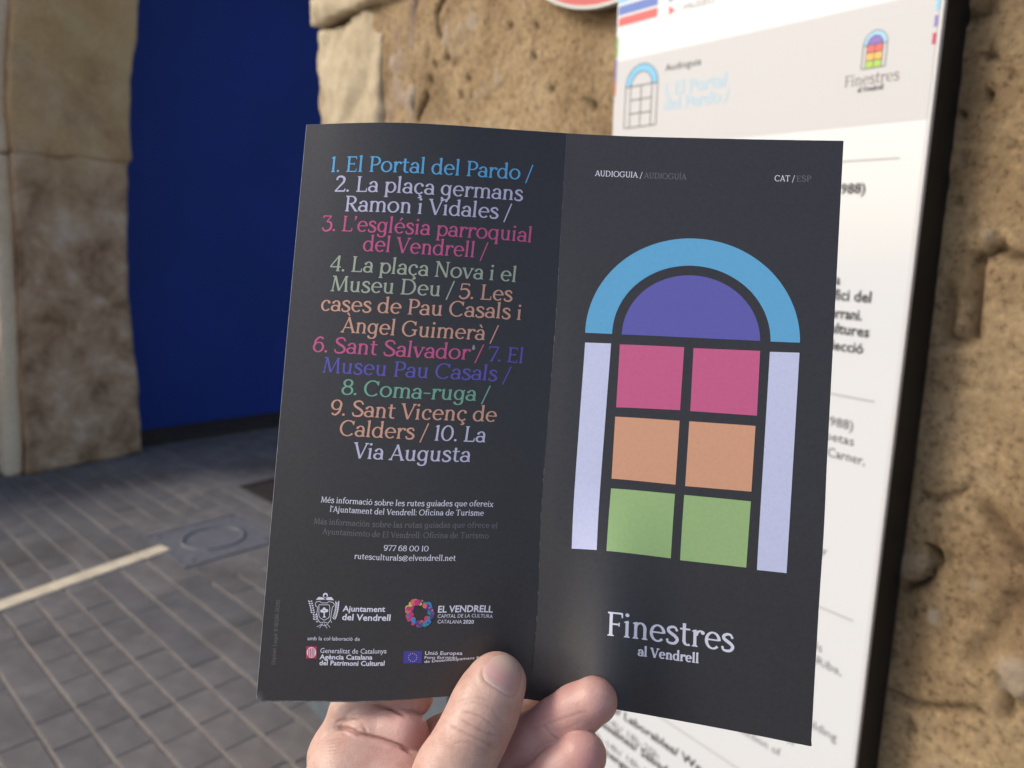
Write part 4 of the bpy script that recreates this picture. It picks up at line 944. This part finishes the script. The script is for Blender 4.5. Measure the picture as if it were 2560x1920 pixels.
vv = np.linspace(0, 210, 200); M = np.concatenate([np.stack([vv * 0 + 98.9, vv], -1), np.stack([vv * 0 + 99, vv], -1)]); pprint_('L', 'fold_line', M, [(k, k + 1, 201 + k, 200 + k) for k in range(199)], ('fold_line_grey', (.17, .17, .175)), .00003)
# worn white specks along the fold
rg = random.Random(3); V, Fc = [], []
for k in range(80):
    v = 210 * rg.random() ** .8; x = rg.uniform(-.12, .10) + 99; L = rg.uniform(.3, 2.6); w_ = rg.uniform(.02, .07); m0 = len(V)
    V += [(x - w_, v), (x + w_, v), (x + w_ * .6, v + L), (x - w_ * .6, v + L)]; Fc.append((m0, m0 + 1, m0 + 2, m0 + 3))
pprint_('L', 'worn_fold', [(min(a, 99), b) for a, b in V if True], Fc, ('fold_wear', (.42, .42, .43)), .00004)
# ------------------------------------------------------------------ hand (one continuous surface from a distance field, camera-frame millimetres)
def hp(px, py, z): return np.array([(px - 1280) / F * z, -(py - 960) / F * z, z])
def chain(pts):          # (px, py, z mm, r px)
    return [(hp(x, y, z), r / F * z) for x, y, z, r in pts]
thumb = chain([(1241, 1706, 270.5, 74), (1222, 1745, 268, 80), (1203, 1790, 265, 84), (1174, 1850, 262, 85), (1134, 1925, 261, 93), (1085, 2040, 262, 106), (1010, 2190, 266, 150)])
fA = chain([(1032, 1738, 294, 53), (930, 1735, 296, 60), (890, 1790, 296, 66), (870, 1890, 294, 95), (900, 2060, 290, 130)])
fB = chain([(1010, 1838, 285, 62), (920, 1835, 288, 66), (880, 1930, 288, 90)])
fC = chain([(1000, 1960, 279, 100), (880, 1940, 283, 108), (900, 2080, 284, 150)])
fG = chain([(1190, 1775, 297, 40), (1105, 1850, 294, 56), (1040, 1930, 292, 80), (1000, 2100, 288, 110)])
fD = chain([(1484, 1752, 267.5, 59), (1440, 1777, 270, 61), (1392, 1808, 273, 60), (1330, 1853, 277, 66), (1262, 1905, 282, 72), (1180, 2030, 288, 90), (1110, 2200, 284, 130)])
fF = chain([(1352, 1752, 296, 36), (1285, 1800, 298, 52), (1220, 1860, 298, 60), (1130, 2040, 292, 90)])
fE = chain([(1455, 1889, 261, 61), (1402, 1933, 263, 63), (1335, 1990, 266, 68), (1250, 2080, 272, 78), (1140, 2260, 280, 110)])
palm = [((hp(1010, 2150, 283), 28.)), (hp(1060, 2330, 280), 31.), (hp(1030, 2520, 262), 27.)]
palm2 = [(hp(930, 2130, 282), 22.), (hp(940, 2350, 276), 26.), (hp(1030, 2520, 262), 25.)]
wrist = [(hp(1030, 2520, 262), 27.), (np.array([-42., -250., 235.]), 26.), (np.array([-70., -330., 190.]), 34.)]
def cones(P, ch, k):
    d = None
    for (a, ra), (b, rb) in zip(ch[:-1], ch[1:]):
        ba = b - a; t = np.clip(((P - a) @ ba.astype(P.dtype)) / (ba @ ba), 0, 1)
        q = P - a.astype(P.dtype) - t[..., None] * ba.astype(P.dtype)
        e = np.sqrt((q * q).sum(-1)) - (ra + (rb - ra) * t)
        d = e if d is None else smin(d, e, k)
    return d
def smin(a, b, k):
    h = np.clip(.5 + .5 * (b - a) / k, 0, 1); return b * (1 - h) + a * h - k * h * (1 - h)
def sdf(P):
    th = cones(P * np.array([1, 1, 1.0], P.dtype), thumb, 3)
    left = smin(smin(cones(P, fA, 3), cones(P, fB, 2), .9), cones(P, fC, 4), .9)
    left = smin(left, cones(P, fG, 3), .9)
    right = smin(smin(cones(P, fD, 3), cones(P, fE, 3), .35), cones(P, fF, 3), .8)
    d = smin(smin(left, right, .9), th, .9)
    d = smin(d, smin(smin(cones(P, palm, 8), cones(P, palm2, 8), 10), cones(P, wrist, 8), 8), 7)
    return d
AX = np.concatenate([np.arange(-124, -84, 3.), np.arange(-84, 44, .55), np.arange(44, 62, 2.)])
AY = np.concatenate([np.arange(-372, -150, 3.), np.arange(-150, -92, .55)])
AZ = np.concatenate([np.arange(150, 236, 3.), np.arange(236, 316, .6)])
AX, AY, AZ = [a.astype(np.float32) for a in (AX, AY, AZ)]
Dg = np.empty((len(AX), len(AY), len(AZ)), np.float32)
for i0 in range(0, len(AX), 24):
    X, Y, Zc = np.meshgrid(AX[i0:i0 + 24], AY, AZ, indexing='ij'); Dg[i0:i0 + 24] = sdf(np.stack([X, Y, Zc], -1))
def surface_nets(D, ax, ay, az):
    s = D < 0; nx, ny, nz = D.shape
    cnt = np.zeros((nx - 1, ny - 1, nz - 1), np.int8)
    for a in (0, 1):
        for b in (0, 1):
            for c in (0, 1): cnt += s[a:nx - 1 + a, b:ny - 1 + b, c:nz - 1 + c]
    I = np.argwhere((cnt > 0) & (cnt < 8)); idx = -np.ones(cnt.shape, np.int64); idx[tuple(I.T)] = np.arange(len(I))
    acc = np.zeros((len(I), 3)); n = np.zeros(len(I))
    cs = [(a, b, c) for a in (0, 1) for b in (0, 1) for c in (0, 1)]
    for p in cs:
        for q in range(3):
            if p[q]: continue
            r = list(p); r[q] = 1
            i0 = I + p; i1 = I + r; d0 = D[tuple(i0.T)]; d1 = D[tuple(i1.T)]; m = (d0 < 0) != (d1 < 0)
            t = np.where(m, d0 / np.where(m, d0 - d1, 1), 0)
            P0 = np.stack([ax[i0[:, 0]], ay[i0[:, 1]], az[i0[:, 2]]], 1); P1 = np.stack([ax[i1[:, 0]], ay[i1[:, 1]], az[i1[:, 2]]], 1)
            acc += np.where(m[:, None], P0 + t[:, None] * (P1 - P0), 0); n += m
    V = acc / n[:, None]; Fq = []
    for q in range(3):
        sl0 = [slice(1, -1)] * 3; sl0[q] = slice(0, D.shape[q] - 1); sl1 = list(sl0); sl1[q] = slice(1, D.shape[q])
        ch = s[tuple(sl0)] != s[tuple(sl1)]; J = np.argwhere(ch)
        off = np.ones(3, int); off[q] = 0; J = J + off; a, b = [(1, 2), (2, 0), (0, 1)][q]
        def at(da, db):
            K = J.copy(); K[:, a] += da; K[:, b] += db; return idx[tuple(K.T)]
        f = np.stack([at(-1, -1), at(0, -1), at(0, 0), at(-1, 0)], 1); neg = s[tuple(J.T)]
        f = np.where(neg[:, None], f, f[:, ::-1]); Fq.append(f)
    return V, np.concatenate(Fq)
HV, HF = surface_nets(Dg, AX, AY, AZ); del Dg
def grad(P, e=.15):
    g = np.stack([sdf(P + np.eye(3)[k] * e) - sdf(P - np.eye(3)[k] * e) for k in range(3)], -1); return g / np.maximum(np.linalg.norm(g, axis=-1, keepdims=True), 1e-9)
for _ in range(2): HV = HV - grad(HV) * sdf(HV)[:, None]
HN = grad(HV)
HP = np.stack([1280 + F * HV[:, 0] / HV[:, 2], 960 - F * HV[:, 1] / HV[:, 2]], 1)
dTh = cones(HV, thumb, 3); dD = np.minimum(cones(HV, fD, 3), 99); dE = cones(HV, fE, 3); dL = np.minimum(np.minimum(cones(HV, fA, 3), cones(HV, fB, 3)), cones(HV, fC, 3))
front = HN[:, 2] < .15
disp = np.zeros(len(HV)); crz = np.zeros(len(HV))
T7 = cr(1080, 1600, .1929); T5 = cr(640, 1700, .1627); T6 = cr(1300, 1640, .1808)
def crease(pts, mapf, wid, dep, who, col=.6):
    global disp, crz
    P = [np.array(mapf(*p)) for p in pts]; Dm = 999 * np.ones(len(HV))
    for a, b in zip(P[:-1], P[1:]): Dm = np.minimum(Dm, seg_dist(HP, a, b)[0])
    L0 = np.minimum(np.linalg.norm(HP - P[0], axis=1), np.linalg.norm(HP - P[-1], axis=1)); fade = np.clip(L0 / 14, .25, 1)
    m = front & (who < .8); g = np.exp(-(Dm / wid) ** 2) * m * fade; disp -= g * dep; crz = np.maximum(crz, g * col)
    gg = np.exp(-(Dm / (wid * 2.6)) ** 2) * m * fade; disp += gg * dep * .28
crease([(380, 935), (480, 945), (620, 990), (760, 1080), (850, 1190)], T7, 3.0, .36, dTh, .35)
crease([(340, 1010), (480, 1090), (620, 1170), (780, 1235), (880, 1235)], T7, 3.0, .4, dTh, .42)
crease([(190, 1080), (330, 1160), (480, 1235), (650, 1310), (810, 1395)], T7, 3.2, .42, dTh, .42)
crease([(290, 900), (380, 840), (540, 810), (690, 840), (790, 900), (890, 1060)], T7, 2.8, .16, dTh, .15)
crease([(300, 800), (420, 750), (600, 740), (760, 790)], T7, 3.2, .16, dTh, .2)
crease([(260, 1340), (420, 1320), (560, 1360), (720, 1460)], T7, 3.4, .15, dTh, .2)
crease([(1220, 735), (1400, 742), (1500, 785), (1570, 830), (1750, 862), (1950, 920), (2212, 1015), (2420, 1130)], T5, 5.0, 1.5, dL, .95)
crease([(1170, 690), (1290, 625), (1450, 588), (1620, 570)], T5, 3.5, .5, dL, .5)
crease([(1640, 700), (1690, 780), (1715, 850)], T5, 3.5, .6, dL, .6); crease([(1750, 380), (1950, 410), (2120, 460), (2300, 560)], T5, 4, .9, dL, .7)
for k in range(9):
    y = 900 + k * 52; crease([(880 - k * 8, y + 20 * math.sin(k)), (1050, y + 32), (1230, y + 10), (1400 + 40 * math.sin(k * 2), y - 26)], T5, 2.6, .16, dL, .12)
crease([(340, 965), (480, 905), (640, 850), (920, 770)], T6, 3.4, .26, dD, .3); crease([(380, 1010), (520, 1030), (700, 990), (860, 900)], T6, 3.2, .16, dD, .2)
crease([(160, 1010), (340, 965), (400, 1060), (480, 1130), (620, 1200)], T6, 3.6, .3, dD, .35)
crease([(250, 700), (300, 790), (330, 850)], T6, 3, .15, dD, .2)
# nail outline on the thumb
nb = np.array([(1207, 1672), (1206, 1686), (1211, 1700), (1228, 1713), (1250, 1727), (1272, 1742), (1284, 1741), (1294, 1724), (1301, 1700), (1304, 1680), (1300, 1660), (1288, 1643), (1270, 1634), (1250, 1633), (1231, 1640), (1217, 1654), (1207, 1672)], float)
Dm = 999 * np.ones(len(HV))
for a, b in zip(nb[:-1], nb[1:]): Dm = np.minimum(Dm, seg_dist(HP, a, b)[0])
m = front & (dTh < .8); low = np.clip((HP[:, 1] - 1650) / 40, 0, 1); g = np.exp(-(Dm / 3.0) ** 2) * m; disp -= g * .22 * low; crz = np.maximum(crz, g * .3 * low)
Pm = HP[:, 1] > 1700; disp += np.exp(-((Dm - 9) / 7) ** 2) * m * low * .16
disp += fbm(HV, 5, 3, 71) * .10
HV = HV + HN * disp[:, None]
red = np.zeros(len(HV))
red = np.maximum(red, np.clip(1 - np.linalg.norm(HP - [1500, 1790], axis=1) / 95, 0, 1) * (dD < 1)); red = np.maximum(red, np.clip(1 - np.linalg.norm(HP - [1475, 1900], axis=1) / 90, 0, 1) * (dE < 1))
red = np.maximum(red, np.clip(1 - np.linalg.norm(HP - [1050, 1830], axis=1) / 70, 0, 1) * .8 * (dL < 1.2)); red = np.maximum(red, ((dD < 1.5) | (dE < 1.5)) * .55); red = np.maximum(red, (dL < 1.5) * np.clip((HP[:, 0] - 800) / 200, 0, 1) * .4); red = np.clip(red + fbm(HV, 14, 3, 77) * .25, 0, 1)
HO = cam2w(np.array([hp(1128, 1925, 261) / 1000]))[0]
me = mesh_from(cam2w(HV / 1000) - HO, HF, True)
if sum(1 for k in range(0, len(me.polygons), 977) if me.polygons[k].normal @ Vector(HN[me.polygons[k].vertices[0]][0] * CX + HN[me.polygons[k].vertices[0]][1] * CU + HN[me.polygons[k].vertices[0]][2] * CF) < 0) > len(range(0, len(me.polygons), 977)) / 2: me.flip_normals()
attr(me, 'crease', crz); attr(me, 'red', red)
m_skin = bpy.data.materials.new('skin'); t, p = nodes(m_skin)
p.inputs['Roughness'].default_value = .45; p.inputs['Specular IOR Level'].default_value = .45
p.inputs['Subsurface Weight'].default_value = .35; p.inputs['Subsurface Radius'].default_value = (1.0, .35, .2); p.inputs['Subsurface Scale'].default_value = .0022
c = ramp(t, noise_tex(t, 95, 7, .65), [(.3, (.45, .265, .215)), (.5, (.55, .355, .29)), (.7, (.62, .43, .35))])
a = t.nodes.new('ShaderNodeAttribute'); a.attribute_name = 'red'; mm = t.nodes.new('ShaderNodeMath'); mm.operation = 'MULTIPLY'; mm.inputs[1].default_value = .75; t.links.new(a.outputs['Fac'], mm.inputs[0])
c = mix(t, mm.outputs[0], c, (.52, .225, .235))
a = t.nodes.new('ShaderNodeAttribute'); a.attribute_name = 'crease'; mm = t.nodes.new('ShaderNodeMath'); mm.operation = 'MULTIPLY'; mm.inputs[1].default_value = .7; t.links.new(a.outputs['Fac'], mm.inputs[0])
c = mix(t, mm.outputs[0], c, (.26, .10, .07)); t.links.new(c, p.inputs['Base Color'])  # redder skin in creases, darkened to stand in for weak groove shading
vo = t.nodes.new('ShaderNodeTexVoronoi'); vo.inputs['Scale'].default_value = 1300; tc = t.nodes.new('ShaderNodeTexCoord'); t.links.new(tc.outputs['Object'], vo.inputs['Vector'])
b1 = bump(t, p, vo.outputs['Distance'], .3, .0002); bump(t, p, noise_tex(t, 500, 4, .6), .3, .0004, b1)
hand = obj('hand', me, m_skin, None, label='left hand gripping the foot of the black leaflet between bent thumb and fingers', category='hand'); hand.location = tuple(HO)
# thumbnail
def front_hit(px, py):
    d = np.array([(px - 1280) / F, -(py - 960) / F, 1.0]); z = 235.0
    for _ in range(60):
        s = float(cones((d * z)[None], thumb, 3)[0]); z += s * .9
        if abs(s) < 1e-3: break
    return d * z
ctr = np.array([1254, 1686.]); rings = 12; V, ids = [], []
ob = []
for a, b in zip(nb[:-1], nb[1:]):
    for k in range(3): ob.append(a + (b - a) * k / 3)
ob = np.array(ob); ob = (np.roll(ob, 1, 0) + ob * 2 + np.roll(ob, -1, 0)) / 4; nO = len(ob)
V.append(ctr)
for r_ in range(1, rings + 1):
    for q in ob: V.append(ctr + (q - ctr) * (r_ / rings) * .975)
V3 = []
for k, q in enumerate(V):
    P = front_hit(*q); r_ = 0 if k == 0 else (k - 1) // nO + 1; n_ = grad(P[None])[0]
    lift = .16 * (1 - (r_ / rings) ** 6) - .06 * (r_ == rings); V3.append(P + n_ * lift)
V3 = np.array(V3); Fq = [(0, 1 + k, 1 + (k + 1) % nO) for k in range(nO)]
for r_ in range(rings - 1):
    for k in range(nO):
        a = 1 + r_ * nO + k; b = 1 + r_ * nO + (k + 1) % nO; Fq.append((a, a + nO, b + nO, b))
me = mesh_from(cam2w(V3 / 1000) - HO, Fq, True)
if sum((q.normal @ Vector(CAM - HO)) * q.area for q in me.polygons) < 0: me.flip_normals()
Vq = np.array(V); ax_ = np.array([.5, -.86]); along = (Vq - np.array([1243, 1722])) @ ax_
lun = np.clip((14 - along - np.abs((Vq - np.array([1243, 1722])) @ np.array([.86, .5])) * .12) / 8, 0, 1); tip = np.clip((along - 36) / 34, 0, 1)
attr(me, 'lunula', lun); attr(me, 'tip', tip)
m_nail = bpy.data.materials.new('nail'); t, p = nodes(m_nail); p.inputs['Roughness'].default_value = .3; p.inputs['Specular IOR Level'].default_value = .5
p.inputs['Subsurface Weight'].default_value = .2; p.inputs['Subsurface Radius'].default_value = (1, .4, .25); p.inputs['Subsurface Scale'].default_value = .0015
c = ramp(t, noise_tex(t, 90, 3, .5), [(.3, (.52, .29, .275)), (.7, (.56, .345, .32))])
a = t.nodes.new('ShaderNodeAttribute'); a.attribute_name = 'lunula'; c = mix(t, a.outputs['Fac'], c, (.58, .43, .44))
a = t.nodes.new('ShaderNodeAttribute'); a.attribute_name = 'tip'; c = mix(t, a.outputs['Fac'], c, (.55, .43, .35)); t.links.new(c, p.inputs['Base Color'])
obj('fingernail', me, m_nail, hand)
# a few fine hairs on the thumb
m_hair = simple('hair_brown', (.05, .025, .015), .6)
for k, pts in enumerate(([(400, 1340), (470, 1300), (540, 1330), (600, 1350)], [(470, 1420), (500, 1380), (520, 1370)], [(600, 1400), (690, 1430), (740, 1470)], [(330, 1450), (400, 1410), (480, 1400)], [(520, 1480), (600, 1500), (680, 1510)], [(250, 1380), (300, 1340), (360, 1330)])):
    P = [np.array(T7(*q)) for q in pts]; Q = []
    for a, b in zip(P[:-1], P[1:]): Q += [a + (b - a) * j / 4 for j in range(4)]
    Q.append(P[-1]); Vh, Fh = [], []
    for j, q in enumerate(Q):
        X = front_hit(*q); X = X + grad(X[None])[0] * .10; r_ = .02 * (1 - j / len(Q) * .7)
        for s in range(3): an = s * 2.094; Vh.append(X + np.array([math.cos(an) * r_, math.sin(an) * r_, 0]))
        if j: Fh += [((j - 1) * 3 + s, (j - 1) * 3 + (s + 1) % 3, j * 3 + (s + 1) % 3, j * 3 + s) for s in range(3)]
    obj('hair', mesh_from(cam2w(np.array(Vh) / 1000) - HO, Fh, True), m_hair, hand)
print('tris', sum(len(o.data.polygons) for o in bpy.data.objects if o.type == 'MESH'), 'hand', len(HV))
